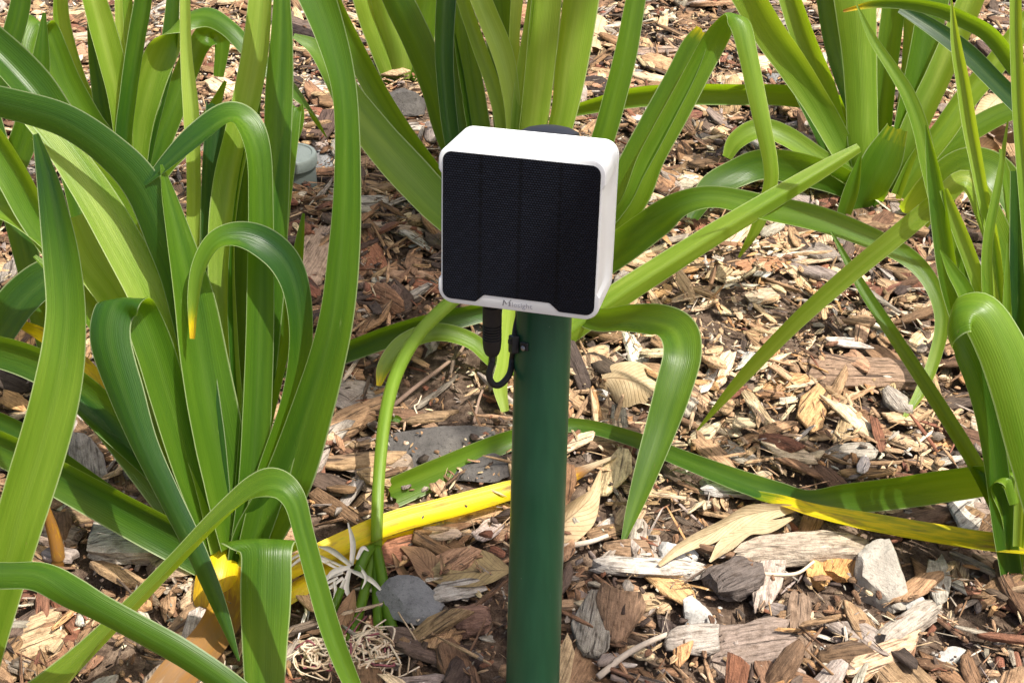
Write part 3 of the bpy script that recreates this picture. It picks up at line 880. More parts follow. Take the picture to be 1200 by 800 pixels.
Bp = plant('B', 150, 285, 'upright strap leaved plant at the upper left behind the largest plant')
strap(Bp, [(150, 270, 22, 290), (132, 185, 30, 312), (104, 142, 34, 322), (80, 98, 33, 330), (65, 58, 29, 337), (55, 36, 28, 342), (42, 26, 28, 350), (31, 44, 28, 358), (26, 82, 22, 364), (20, 130, 10, 370)],
      hue=[.2, .2, .2, .1, 0, 0, .1, .1, 0, 0], across=[(.9, .4, .1), (.9, .4, .1), (.9, .4, .1), (.9, .35, .1), (.95, .3, .1), (.9, .3, .4), (.7, .1, .7), (.9, -.2, .4), (.95, -.2, .3), (.95, -.2, .2)])
strap(Bp, [(150, 260, 18, 292), (136, 180, 24, 308), (124, 130, 24, 316), (117, 85, 22, 322), (110, 45, 14, 328), (104, 10, 4, 332)], hue=-0.7, roll=20)
strap(Bp, [(150, 260, 16, 295), (144, 170, 22, 312), (138, 115, 26, 322), (129, 72, 31, 330), (117, 28, 31, 337), (103, -20, 26, 344)], hue=0.75, roll=-12, keel=0.35)
strap(Bp, [(151, 260, 12, 296), (147, 120, 12, 314), (141, 50, 10, 322), (138, -20, 9, 328)], hue=0.95, roll=10)
strap(Bp, [(152, 260, 12, 290), (156, 120, 13, 306), (152, 50, 12, 312), (148, -20, 12, 316)], hue=0.2, roll=10)
strap(Bp, [(150, 260, 18, 298), (147, 170, 20, 316), (153, 110, 20, 328), (161, 55, 21, 338), (169, 10, 21, 346), (174, -25, 19, 350)], hue=-0.3, roll=25, keel=0.3)
strap(Bp, [(155, 260, 22, 293), (160, 165, 32, 306), (170, 112, 38, 314), (188, 62, 37, 320), (210, 27, 30, 325), (240, 18, 24, 328), (268, 32, 21, 330), (298, 62, 20, 330), (328, 88, 20, 328), (352, 112, 18, 324), (370, 138, 12, 318), (383, 161, 2, 313)],
      hue=[.6, .6, .6, .6, .3, 0, -.1, -.1, -.1, -.1, 0, 0], across=[(.95, .1, .2), (.95, .2, .2), (.9, .35, .2), (.8, .55, .2), (.5, .75, .4), (.1, .85, .45), (-.3, .85, .3), (-.5, .8, .2), (-.5, .8, .2), (-.5, .8, .1), (-.6, .75, .1), (-.6, .75, .1)])
strap(Bp, [(158, 265, 20, 288), (182, 178, 30, 296), (203, 125, 30, 300), (220, 80, 28, 302), (236, 50, 26, 302), (250, 36, 24, 298), (260, 48, 20, 292), (256, 90, 12, 286)], hue=-0.05, across=(.85, .5, .1))
strap(Bp, [(160, 265, 20, 282), (172, 200, 26, 286), (195, 150, 20, 286), (205, 95, 10, 285)], hue=-0.5, roll=30)
strap(Bp, [(145, 270, 20, 286), (115, 190, 26, 290), (80, 130, 24, 290), (45, 90, 16, 288)], hue=-0.5, roll=-30)

Ep = plant('E', 465, 88, 'farthest strap leaved plant with a thick pale foot at the top edge')
strap(Ep, [(468, 92, 34, 92), (455, 60, 34, 98), (440, 25, 32, 104), (424, -20, 28, 110)], hue=0.75, roll=-30, ch=-0.5)
strap(Ep, [(470, 92, 44, 94), (468, 60, 42, 102), (456, 20, 38, 110), (440, -30, 30, 118)], hue=0.85, roll=10, ch=-0.6)
strap(Ep, [(475, 90, 34, 93), (488, 50, 36, 100), (498, 10, 34, 106), (508, -40, 30, 112)], hue=0.1, roll=30, ch=-0.3)
strap(Ep, [(470, 88, 30, 88), (478, 30, 30, 92), (486, -30, 26, 96)], hue=-0.3, roll=0)

# ---- plant behind the white box
D = plant('D', 598, 268, 'strap leaved plant directly behind the white box, its blades spreading to both sides')
strap(D, [(575, 250, 26, 275), (528, 165, 32, 282), (510, 105, 34, 286), (490, 52, 36, 290), (466, 2, 36, 294), (445, -40, 30, 298)], hue=-0.35, roll=25, ch=-0.2)
strap(D, [(570, 255, 18, 280), (537, 190, 20, 292), (527, 155, 20, 298), (521, 100, 21, 306), (519, 50, 23, 313), (523, -20, 24, 320)], hue=-0.75, roll=-15, keel=0.3)
strap(D, [(575, 250, 14, 276), (552, 190, 18, 284), (543, 130, 17, 290), (536, 80, 14, 295), (531, 40, 6, 300)], hue=-0.6, roll=10)
strap(D, [(580, 250, 22, 274), (562, 165, 28, 284), (553, 110, 28, 290), (545, 60, 27, 294), (538, -10, 26, 300)], hue=-0.25, roll=-28)
strap(D, [(598, 250, 20, 282), (592, 150, 22, 298), (579, 102, 18, 305), (561, 52, 17, 311), (543, 0, 16, 318), (532, -30, 12, 321)], hue=0.9, roll=10, keel=0.2)
strap(D, [(600, 250, 18, 285), (601, 150, 18, 302), (596, 98, 22, 310), (587, 60, 26, 316), (573, 25, 26, 321), (556, -15, 24, 327)], hue=1.0, roll=-12, keel=0.15)
strap(D, [(600, 250, 12, 280), (603, 150, 13, 294), (604, 75, 13, 303), (603, 40, 13, 308), (608, -20, 15, 314)], hue=0.98, roll=5)
strap(D, [(598, 240, 20, 270), (590, 100, 30, 284), (585, 20, 34, 292), (580, -30, 34, 296)], hue=-0.5, roll=20)
strap(D, [(602, 250, 12, 286), (605, 150, 13, 303), (611, 85, 12, 312), (619, 30, 10, 320), (625, -20, 7, 326)], hue=0.6, roll=15)
strap(D, [(608, 260, 30, 280), (624, 145, 34, 300), (632, 75, 36, 310), (639, 0, 37, 320), (642, -40, 36, 325)], hue=0.75, roll=-22, ch=0.3)
strap(D, [(616, 260, 30, 284), (655, 150, 30, 306), (668, 75, 40, 316), (679, 0, 44, 326), (684, -40, 42, 330)], hue=0.65, roll=18, ch=-0.4)
strap(D, [(630, 270, 24, 270), (690, 200, 28, 282), (707, 158, 28, 290), (720, 112, 28, 296), (733, 60, 27, 302), (744, 0, 24, 308), (752, -40, 20, 312)], hue=0.0, roll=-26, ch=0.25)
strap(D, [(640, 330, 24, 330), (715, 245, 34, 360), (742, 195, 36, 372), (770, 143, 36, 382), (797, 92, 34, 390), (814, 55, 30, 396), (824, 36, 18, 400)], hue=0.05, roll=25, ch=0.2, age=[0, 0, 0, 0, 0, 0, .22], cut=True, label='blade with a chewed pale tip')
strap(D, [(640, 340, 24, 335), (730, 250, 28, 368), (762, 185, 32, 382), (792, 130, 32, 392), (818, 80, 31, 400), (840, 38, 28, 406), (854, 18, 26, 410), (868, 26, 24, 414), (877, 62, 23, 416), (886, 105, 22, 415), (895, 150, 20, 412), (903, 190, 18, 406), (903, 218, 17, 400), (890, 262, 15, 388), (866, 302, 3, 376)],
      hue=[.2, .3, .4, .4, .3, .2, .2, .4, .5, .6, .6, .6, .6, .6, .7], across=[(.8, .55, 0), (.8, .55, 0), (.85, .5, 0), (.85, .5, 0), (.85, .45, .1), (.8, .4, .4), (.8, .1, .6), (.95, -.1, .3), (.97, -.15, .1), (.97, -.15, .1), (.97, -.15, 0), (.97, 0, 0), (.97, .1, 0), (.9, .35, 0), (.85, .4, 0)])
strap(D, [(620, 330, 26, 300), (680, 318, 36, 345), (723, 291, 42, 375), (765, 260, 40, 395), (800, 238, 30, 408), (840, 232, 26, 415), (895, 244, 30, 425), (960, 258, 30, 436), (1020, 280, 26, 446), (1065, 303, 22, 455), (1092, 334, 19, 464), (1104, 375, 17, 472), (1095, 420, 15, 480), (1078, 460, 13, 492), (1056, 494, 3, 506)],
      hue=[0, -.2, -.3, -.3, -.1, .1, .1, 0, 0, 0, .1, .2, .5, .6, .7], roll=[-20, -20, -25, -25, 0, 25, 28, 25, 25, 20, 10, 0, 0, 0, 0], ch=0.3)
strap(D, [(600, 436, 26, 450), (650, 402, 28, 440), (710, 358, 31, 438), (780, 312, 29, 438), (850, 268, 26, 438), (920, 226, 23, 436), (970, 196, 19, 432), (1008, 173, 11, 428)], hue=0.7, roll=-8, keel=-0.75, ch=0.0)
strap(D, [(580, 290, 20, 278), (540, 244, 28, 288), (500, 195, 28, 296), (460, 138, 27, 304), (425, 76, 26, 312), (396, 15, 22, 320), (380, -30, 16, 325)], hue=0.0, roll=20)
strap(D, [(585, 300, 30, 290), (532, 258, 42, 310), (490, 216, 48, 322), (450, 172, 46, 330), (416, 128, 40, 337), (392, 88, 30, 343), (370, 57, 20, 348), (344, 42, 6, 352)], hue=0.25, roll=-24, ch=0.2)
strap(D, [(610, 350, 18, 400), (565, 362, 22, 425), (512, 373, 26, 436), (456, 389, 26, 440), (400, 410, 24, 440), (355, 427, 18, 442), (318, 441, 4, 446)], hue=-0.35, roll=35, keel=0.35)
strap(D, [(610, 440, 14, 430), (580, 425, 18, 440), (552, 400, 20, 442), (512, 390, 22, 446), (475, 402, 22, 456), (452, 428, 18, 470), (444, 452, 6, 480)], hue=0.5, age=[.1, .05, 0, 0, 0, .05, .3], across=[(.2, .9, .4), (.4, .9, .4), (.3, .9, .4), (0, .9, .4), (-.5, .8, .4), (-.8, .5, .3), (-.9, .4, .3)])
strap(D, [(600, 340, 16, 400), (595, 380, 17, 440), (591, 425, 18, 470), (586, 452, 18, 488), (592, 482, 10, 500)], hue=0.9, age=0.04, roll=0)
strap(D, [(630, 330, 22, 360), (690, 372, 26, 440), (735, 373, 32, 500), (770, 376, 40, 545), (793, 388, 46, 580), (799, 415, 46, 600), (789, 455, 44, 612), (775, 500, 38, 620), (759, 548, 30, 632), (742, 598, 18, 644), (727, 643, 2, 656)],
      hue=[-.3, -.3, -.3, -.2, 0, -.1, -.1, -.1, -.1, 0, 0], across=[(.1, .9, .3), (.05, .9, .3), (.1, .9, .3), (.35, .8, .4), (.8, .5, .4), (.95, .2, .2), (.95, .3, .1), (.95, .35, .1), (.95, .35, .1), (.95, .35, .1), (.95, .35, .1)], ch=0.25)
# flower stalk bent down to the mulch, with spent flowers at its end
sc = [(590, 318, 380, .0078), (560, 330, 420, .0076), (528, 354, 470, .0074), (492, 390, 520, .0070), (467, 432, 560, .0066), (452, 485, 600, .0062), (444, 560, 640, .0058), (441, 640, 672, .0054)]
tube(D, [(at(x, y, dg(r)), w) for x, y, r, w in sc], 'flower_stalk', LEAF, hue=0.75, label='pale round flower stalk bent down to the ground')
FL = []
for pts, w in (([(441, 640, 672), (448, 680, 700), (454, 715, 724), (460, 738, 742)], .0052), ([(440, 642, 672), (441, 690, 704), (444, 748, 752)], .0042),
               ([(438, 644, 672), (428, 690, 704), (418, 725, 732), (408, 752, 756)], .0046), ([(437, 640, 672), (428, 650, 690), (420, 670, 700)], .0050),
               ([(400, 690, 716), (388, 720, 730), (380, 745, 750)], .0040)):
    FL.append(tube(D, [(at(x, y, dg(r)), w * (0.85 if i == 0 else 1)) for i, (x, y, r) in enumerate(pts)], 'flower_tube', LEAF, hue=0.3))

PETAL = mat_plain('withered_petal', (0.54, 0.50, 0.44), 0.7, 0.3, 300, 0.2)
PETAL_TAN = mat_plain('tan_filament', (0.56, 0.46, 0.34), 0.75, 0.2, 500, 0.35)
PETAL_PINK = mat_plain('wine_red_filament', (0.20, 0.06, 0.07), 0.7, 0.3, 500, 0.4)
PETAL_DRY = mat_plain('dry_petal', (0.40, 0.29, 0.19), 0.8, 0.2, 500, 0.5)


def petal(p0, p1, sag, w, mat, name='petal'):
    """thin curling strip from p0 to p1 (pixels and rows)"""
    mid = [(p0[i] + p1[i]) / 2 for i in range(3)]
    mid[0] += sag[0]; mid[1] += sag[1]
    return strap(D, [(p0[0], p0[1], w * 0.7, p0[2]), (mid[0], mid[1], w, mid[2]), (p1[0], p1[1], w * 0.25, p1[2])], name=name, mat=mat, nu=5, ch=0.5, wave=0.08, roll=random.uniform(-30, 30))


for q in (((412, 662, 700), (408, 612, 692), (4, 0), 7), ((412, 662, 700), (374, 640, 690), (-3, -6), 7), ((410, 664, 700), (380, 682, 712), (-4, -3), 7),
          ((410, 666, 700), (412, 705, 716), (-5, 2), 7), ((412, 668, 700), (450, 695, 716), (4, -2), 6), ((404, 664, 700), (324, 668, 700), (-6, -18), 4),
          ((400, 668, 702), (328, 676, 706), (-4, -20), 4), ((402, 670, 704), (340, 700, 712), (2, -4), 6), ((402, 676, 704), (348, 752, 752), (-12, -4), 5),
          ((404, 678, 706), (412, 725, 728), (-14, 8), 5), ((396, 676, 706), (360, 728, 732), (-10, -8), 4), ((418, 655, 700), (432, 645, 694), (0, -8), 5),
          ((392, 680, 708), (372, 735, 738), (10, -6), 4), ((420, 662, 702), (424, 690, 712), (7, 0), 4)):
    petal(*q, PETAL)
rr = random.Random(5)
for (cx, cy, rad, nn) in ((440, 762, 34, 54), (372, 768, 24, 30)):
    for k in range(nn):
        a = rr.uniform(0, 2 * math.pi); turn = rr.choice((-1, 1)) * rr.uniform(.5, 1.1)
        ox, oy = rr.uniform(-.35, .35) * rad, rr.uniform(-.35, .2) * rad
        rr0 = rad * rr.uniform(.25, .75); grow = rr.uniform(-.12, .3)
        P_ = []
        for q in range(6):
            an = a + turn * q * .6 + rr.uniform(-.35, .35); rq = rr0 * (1 + grow * q) * (1 + rr.uniform(-.38, .38))
            x, y = cx + ox + rq * math.cos(an), cy + oy + rq * math.sin(an) * .8
            P_.append((at(x, y, dg(y + 10 + rr.uniform(6, 12) + 6 * math.sin(q + k))), (.0012 if q < 4 else .0008) * rr.uniform(.6, 1.1)))
        tube(D, P_, 'dry_filament', (PETAL_DRY, PETAL_TAN, PETAL_PINK)[rr.choice((0, 0, 0, 1, 1, 1, 1, 2))], sides=5)

# ---- plant at the right, behind
Fp = plant('F', 1036, 240, 'strap leaved plant at the upper right with one very broad upright blade')
strap(Fp, [(1035, 225, 22, 236), (990, 128, 24, 230), (930, 110, 25, 225), (860, 108, 25, 220), (800, 108, 25, 216), (740, 112, 24, 212), (672, 128, 14, 206)], hue=0.05, roll=28, keel=0.25)
strap(Fp, [(1035, 230, 22, 240), (985, 195, 26, 246), (960, 145, 26, 250), (928, 82, 24, 254), (905, 40, 18, 258)], hue=-0.5, roll=-30)
strap(Fp, [(1030, 235, 20, 243), (985, 152, 22, 254), (967, 100, 27, 260), (945, 50, 28, 265), (922, -15, 25, 270)], hue=0.5, roll=20, keel=0.15)
strap(Fp, [(1028, 238, 20, 246), (998, 195, 26, 256), (982, 165, 30, 262), (958, 122, 32, 268), (930, 78, 36, 274), (902, 38, 38, 279), (872, -12, 36, 284)], hue=0.55, roll=[-25, -20, -10, 5, 15, 20, 20], ch=0.25)
strap(Fp, [(1040, 230, 20, 238), (1034, 160, 24, 248), (1040, 80, 27, 256), (1048, 15, 28, 262), (1052, -30, 26, 266)], hue=-0.05, roll=25)
strap(Fp, [(1028, 240, 30, 246), (1014, 178, 36, 262), (1011, 120, 38, 272), (1008, 60, 42, 281), (1002, -20, 52, 292)], hue=0.6, roll=-14, ch=-0.35, label='very broad upright blade')
strap(Fp, [(1042, 235, 22, 243), (1056, 178, 30, 254), (1068, 120, 32, 262), (1081, 60, 33, 270), (1096, -15, 36, 278)], hue=0.0, roll=-25, ch=0.3)
strap(Fp, [(1045, 235, 22, 246), (1062, 178, 30, 258), (1082, 130, 31, 266), (1101, 90, 31, 272), (1121, 45, 31, 278), (1148, -20, 30, 284)], hue=0.75, roll=15, keel=0.2)
strap(Fp, [(1048, 238, 20, 248), (1076, 190, 28, 256), (1105, 152, 29, 262), (1132, 113, 28, 266), (1165, 75, 27, 270), (1205, 22, 24, 274)], hue=0.6, roll=-10, keel=0.4)
strap(Fp, [(1040, 235, 22, 252), (1016, 238, 34, 262), (1022, 215, 44, 272), (1036, 186, 46, 280), (1052, 150, 26, 286)], hue=0.0, roll=10, ch=0.3, age=[0, 0, 0, 0, .1], cut=True, label='short dark blade torn at its tip')
strap(Fp, [(1030, 240, 16, 250), (1000, 212, 20, 256), (960, 186, 22, 262), (920, 160, 24, 266), (890, 152, 24, 268), (864, 165, 22, 268), (852, 185, 12, 266)], hue=0.55, across=[(.2, .9, .2), (.3, .9, .2), (.3, .9, .2), (.2, .9, .2), (-.1, .9, .3), (-.6, .8, .3), (-.7, .7, .2)])
strap(Fp, [(1030, 240, 20, 252), (985, 212, 34, 260), (940, 198, 38, 266), (895, 192, 36, 272), (862, 204, 34, 276), (832, 222, 30, 280), (812, 256, 14, 286)], hue=-0.2, roll=[20, 25, 25, 15, -10, -20, -20], ch=0.2, cut=True)
strap(Fp, [(985, 262, 16, 262), (998, 222, 18, 272), (1008, 184, 4, 280)], hue=0.2, roll=0, keel=0.4)
strap(Fp, [(1028, 242, 10, 250), (1002, 262, 12, 262), (980, 292, 12, 280), (966, 340, 12, 318), (960, 400, 11, 380), (958, 429, 3, 408)], hue=0.8, roll=0)
strap(Fp, [(1038, 240, 36, 250), (1062, 262, 44, 270), (1095, 222, 42, 300), (1130, 193, 38, 316), (1165, 200, 38, 326), (1192, 238, 36, 332), (1212, 290, 30, 336)], hue=[.8, .9, .4, .2, .1, 0, 0], roll=[0, 0, 10, 20, 25, 20, 10], ch=0.2)
strap(Fp, [(1036, 236, 20, 236), (1060, 170, 26, 238), (1100, 200, 20, 236), (1140, 190, 12, 234)], hue=-0.6)
# far blades at the top edge, a plant beyond the picture
Kp = plant('K', 815, -60, 'strap leaved plant beyond the top edge, one blade tip hanging into view')
strap(Kp, [(815, -90, 20, -40), (812, -20, 21, -20), (809, 50, 21, 10), (807, 110, 15, 60), (805, 164, 2, 100)], hue=-0.1, roll=15, age=[0, 0, 0, .02, .6])
strap(Kp, [(870, -40, 14, -20), (830, 3, 13, 5), (795, 18, 10, 12), (757, 36, 2, 22)], hue=0.1, roll=15)

# ---- plant at the right edge in front
Gp = plant('G', 1187, 694, 'strap leaved plant at the right edge with a pale curled blade')
strap(Gp, [(1187, 640, 24, 700), (1196, 480, 26, 735), (1198, 330, 28, 755), (1196, 200, 22, 770)], hue=-0.5, roll=20)
strap(Gp, [(1188, 640, 26, 704), (1205, 520, 30, 735), (1215, 400, 30, 750), (1225, 250, 24, 765)], hue=-0.2, roll=-20)
strap(Gp, [(1250, 200, 14, 560), (1225, 130, 18, 575), (1187, 74, 20, 590), (1160, 40, 20, 596), (1130, 23, 19, 600), (1100, 11, 17, 604), (1060, 4, 13, 606), (1022, 5, 9, 606), (988, 13, 3, 606)], hue=-0.2, roll=28, age=[0, 0, 0, 0, 0, 0, 0, .1, .6])
strap(Gp, [(1250, 230, 20, 540), (1215, 145, 22, 550), (1192, 122, 22, 555), (1165, 95, 22, 558), (1135, 65, 22, 560), (1100, 38, 20, 560), (1055, 10, 12, 558)], hue=-0.85, roll=-20)
strap(Gp, [(1186, 640, 20, 700), (1160, 440, 20, 730), (1125, 320, 20, 745), (1102, 250, 20, 752), (1088, 195, 20, 757), (1078, 150, 19, 760), (1064, 112, 17, 763), (1046, 82, 14, 765), (1022, 45, 10, 767), (1004, 6, 2, 769)], hue=0.35, roll=-20)
strap(Gp, [(1184, 640, 18, 705), (1150, 440, 22, 742), (1124, 365, 24, 758), (1112, 320, 24, 764), (1103, 262, 22, 770), (1095, 205, 17, 776), (1085, 147, 2, 782)], hue=0.0, roll=20)
strap(Gp, [(1188, 640, 14, 705), (1170, 330, 15, 760), (1150, 215, 15, 776), (1138, 150, 17, 784), (1130, 100, 16, 790), (1121, 50, 12, 794), (1115, 0, 2, 798)], hue=0.75, roll=12, keel=0.45)
strap(Gp, [(1230, 640, 14, 720), (1208, 300, 16, 790), (1196, 150, 15, 805), (1192, 60, 15, 812), (1190, -20, 13, 818)], hue=0.6, roll=10, keel=0.3)
strap(Gp, [(1186, 640, 10, 712), (1164, 430, 12, 762), (1157, 335, 13, 776), (1158, 280, 12, 782), (1170, 215, 9, 788), (1181, 142, 2, 794)], hue=0.5, roll=0)
strap(Gp, [(1184, 640, 16, 708), (1165, 400, 20, 760), (1152, 345, 19, 768), (1140, 310, 18, 772), (1124, 268, 17, 776), (1106, 222, 10, 780)], hue=0.75, roll=15)
strap(Gp, [(1184, 640, 14, 712), (1150, 400, 18, 772), (1132, 345, 20, 780), (1116, 318, 14, 784), (1102, 293, 2, 788)], hue=0.3, roll=-15)
strap(Gp, [(1190, 640, 8, 716), (1180, 440, 10, 770), (1180, 360, 10, 782), (1181, 285, 2, 792)], hue=0.4, roll=0)
strap(Gp, [(1192, 640, 10, 722), (1198, 470, 13, 782), (1190, 415, 12, 790), (1183, 366, 3, 796)], hue=0.95, roll=0)
strap(Gp, [(1190, 660, 22, 700), (1196, 520, 28, 725), (1192, 400, 30, 742), (1180, 320, 34, 752), (1158, 255, 32, 758), (1132, 214, 26, 760), (1100, 236, 24, 752), (1050, 277, 24, 735), (990, 326, 22, 705), (930, 380, 19, 670), (870, 442, 15, 620), (817, 504, 2, 570)],
      hue=[0, 0, .1, .1, .4, .7, .75, .75, .75, .75, .75, .75], across=[(1, 0, .2), (1, 0, .2), (1, .1, .2), (.9, .35, .2), (.8, .5, .2), (.5, .75, .4), (-.5, .8, .2), (-.6, .75, .1), (-.65, .75, 0), (-.7, .7, 0), (-.7, .65, 0), (-.7, .65, 0)], age=[0, 0, 0, 0, 0, .06, 0, 0, 0, 0, 0, 0])
strap(Gp, [(1187, 690, 20, 700), (1176, 620, 20, 698), (1150, 560, 19, 690), (1105, 485, 18, 672), (1050, 400, 16, 645), (1010, 338, 13, 620), (974, 272, 3, 596)], hue=-0.1, roll=-20, keel=0.3)
strap(Gp, [(1187, 690, 24, 702), (1176, 620, 28, 725), (1166, 545, 28, 752), (1156, 485, 30, 770), (1140, 435, 30, 784), (1124, 402, 30, 792), (1113, 385, 34, 806), (1124, 366, 42, 822), (1150, 366, 52, 830), (1174, 404, 58, 832), (1194, 458, 60, 828), (1212, 530, 56, 820), (1225, 610, 40, 810)],
      hue=[-.3, -.3, -.3, -.3, -.4, -.4, -.1, .3, .5, .55, .5, .4, .3], across=[(.95, .1, .1), (.95, .15, .1), (.95, .2, .1), (.9, .3, .1), (.8, .4, .2), (.6, .6, .5), (.3, .8, .6), (.2, .9, .5), (.6, .75, .2), (.85, .5, 0), (.93, .35, 0), (.95, .25, 0), (.95, .2, 0)], label='broad pale blade curled over itself')  # highlight on the curl put in as a paler green
strap(Gp, [(1187, 700, 24, 702), (1186, 650, 26, 708), (1188, 600, 28, 716), (1184, 576, 30, 716), (1168, 562, 34, 700), (1120, 566, 38, 664), (1060, 575, 38, 638), (1000, 582, 36, 630), (950, 586, 24, 624), (912, 578, 26, 614), (868, 564, 26, 600), (800, 538, 21, 574), (735, 512, 18, 546), (668, 498, 17, 528), (597, 516, 24, 548), (520, 550, 34, 578), (459, 577, 36, 600)],
      hue=[.3, .3, .3, .2, .1, .1, .1, 0, -.2, -.2, -.2, -.2, -.2, -.1, .2, .3, .3], roll=[0, 0, 10, 20, 25, 28, 28, 25, -10, -20, -20, -20, -10, 0, 10, 20, 20], ch=0.25, cut=True, label='long blade lying over the mulch to behind the green post')
strap(Gp, [(1186, 640, 16, 706), (1180, 600, 18, 728), (1172, 566, 26, 740), (1184, 562, 22, 746), (1190, 590, 12, 742)], hue=0.5, across=(.9, .2, .3))
strap(Gp, [(1260, 648, 17, 724), (1200, 641, 22, 716), (1150, 636, 23, 704), (1080, 625, 23, 684), (1010, 612, 21, 664), (955, 600, 16, 646), (920, 589, 13, 632), (895, 583, 12, 616), (866, 574, 3, 602)], age=[.22, .23, .24, .25, .26, .28, .30, .10, .04], flat=True, ch=0.35, label='bright yellow blade lying on the mulch')

# more blades deeper inside the clumps
for P_, pts_, h_ in (
        (A, [(270, 660, 24, 698), (255, 540, 32, 712), (232, 420, 32, 722), (205, 330, 26, 728), (165, 250, 4, 732)], 0.5),
        (A, [(278, 655, 22, 700), (302, 520, 28, 716), (330, 400, 26, 728), (348, 310, 16, 736), (356, 250, 3, 742)], -0.3),
        (A, [(262, 655, 26, 692), (215, 545, 36, 698), (150, 430, 36, 700), (95, 350, 28, 700), (40, 300, 4, 698)], 0.3),
        (A, [(258, 660, 24, 688), (200, 570, 32, 690), (120, 495, 30, 684), (55, 445, 4, 676)], -0.5),
        (A, [(275, 655, 22, 700), (284, 500, 28, 718), (278, 350, 28, 734), (286, 220, 22, 746), (304, 110, 4, 756)], -0.4),
        (Bp, [(150, 265, 18, 290), (125, 170, 24, 300), (90, 100, 24, 308), (72, 30, 20, 316), (70, -25, 14, 320)], 0.5),
        (Bp, [(155, 260, 16, 288), (176, 150, 22, 300), (198, 60, 20, 310), (206, -25, 14, 318)], -0.4),
        (Bp, [(152, 262, 16, 284), (190, 195, 22, 290), (238, 145, 20, 292), (264, 95, 4, 294)], 0.2),
        (Cc, [(-50, 390, 24, 430), (-10, 250, 32, 470), (28, 165, 32, 488), (46, 90, 26, 500), (52, 15, 4, 510)], -0.2),
        (Cc, [(125, 385, 24, 555), (82, 305, 34, 568), (30, 255, 36, 574), (-30, 232, 30, 578)], 0.4),
        (Fp, [(1036, 236, 18, 236), (1010, 150, 26, 248), (978, 60, 26, 258), (962, -20, 22, 266)], -0.5),
        (Fp, [(1040, 236, 18, 238), (1062, 130, 26, 248), (1070, 40, 26, 256), (1066, -20, 22, 262)], 0.3),
        (Fp, [(1042, 238, 18, 240), (1100, 182, 26, 248), (1160, 142, 26, 252), (1212, 122, 22, 256)], 0.1),
        (Gp, [(1188, 650, 18, 698), (1175, 480, 26, 722), (1150, 380, 26, 734), (1120, 290, 4, 744)], -0.4),
        (Gp, [(1190, 650, 18, 698), (1208, 420, 28, 726), (1192, 280, 26, 742), (1172, 175, 4, 754)], 0.2)):
    strap(P_, pts_, hue=h_)

# petals, tubes and filaments belong to the bent flower stalk
STALK = [c for c in D.children if c.name.startswith('flower_stalk')][0]
for c in list(D.children):
    if c.name.split('.')[0] in ('flower_tube', 'petal', 'dry_filament'): c.parent = STALK

# ------------------------------------------------------------------ green post
POST_MAT = mat_post('green_enamel')
BLACK = mat_plain('black_plastic', (0.012, 0.012, 0.014), 0.42, 0.5, 120, 0.3, 0.15)
RUBBER = mat_plain('black_rubber', (0.010, 0.010, 0.011), 0.55, 0.45, 200, 0.3, 0.2)
STEEL = mat_plain('dull_steel', (0.35, 0.35, 0.36), 0.4, 0.5, 150, 0.3, 0.1, 0.9)
WHITE = mat_plain('white_plastic', (0.79, 0.81, 0.785), 0.42, 0.45, 70, 0.02, 0.05)
GREYINK = mat_plain('grey_ink', (0.16, 0.16, 0.17), 0.5, 0.4, 300, 0.1)
GREYINK2 = mat_plain('pale_grey_ink', (0.38, 0.38, 0.40), 0.5, 0.4, 300, 0.1)
p_top = at(643.5, 152, 1.024)
p_low = at(624, 800, 1.122)
axis_p = (p_top - p_low).normalized()
base_p = p_low - axis_p * ((p_low - Vector((0, 0, 0))).dot(NG) / axis_p.dot(NG) + 0.03)
POST_R = 0.0206


def lathe(parent, base, ax, prof, name, mat, seg=40, origin=None):
    """solid of revolution about ax through base; prof: (height, radius)"""
    ax = ax.normalized(); e1 = ax.cross(Vector((0.2, 0.9, 0.1))).normalized(); e2 = ax.cross(e1)
    V, Fc = [], []
    for h, r in prof:
        for k in range(seg):
            a = 2 * math.pi * k / seg
            V.append(base + ax * h + (e1 * math.cos(a) + e2 * math.sin(a)) * max(r, 1e-5))
    for i in range(len(prof) - 1):
        for k in range(seg):
            Fc.append((i * seg + k, i * seg + (k + 1) % seg, (i + 1) * seg + (k + 1) % seg, (i + 1) * seg + k))
    Fc.append(tuple(range(seg - 1, -1, -1))); Fc.append(tuple((len(prof) - 1) * seg + k for k in range(seg)))
    o = mesh_obj(name, V, Fc, mat, parent, origin, smooth=True)
    o.data.set_sharp_from_angle(angle=math.radians(40))
    return o


post = empty('garden_post', base_p)
bpy.context.view_layer.update()
tag(post, 'round dark green metal post carrying the white box', 'post')
H_P = (p_top - base_p).length
lathe(post, base_p, axis_p, [(0, POST_R), (H_P * 0.5, POST_R), (H_P - 0.010, POST_R)], 'tube', POST_MAT, 64)
lathe(post, base_p, axis_p, [(H_P - 0.022, POST_R + 0.0002), (H_P - 0.022, POST_R + 0.0022), (H_P - 0.006, POST_R + 0.0022), (H_P - 0.0015, POST_R + 0.0005), (H_P + 0.0015, POST_R - 0.006), (H_P + 0.003, POST_R - 0.014), (H_P + 0.0034, 0.0005)], 'cap', BLACK, 48)


def axis_at(py):
    """point of the post's centre line on picture row py"""
    lo, hi = 0.0, H_P
    for _ in range(40):
        m_ = (lo + hi) / 2
        if project(base_p + axis_p * m_)[1] > py: lo = m_
        else: hi = m_
    return base_p + axis_p * lo


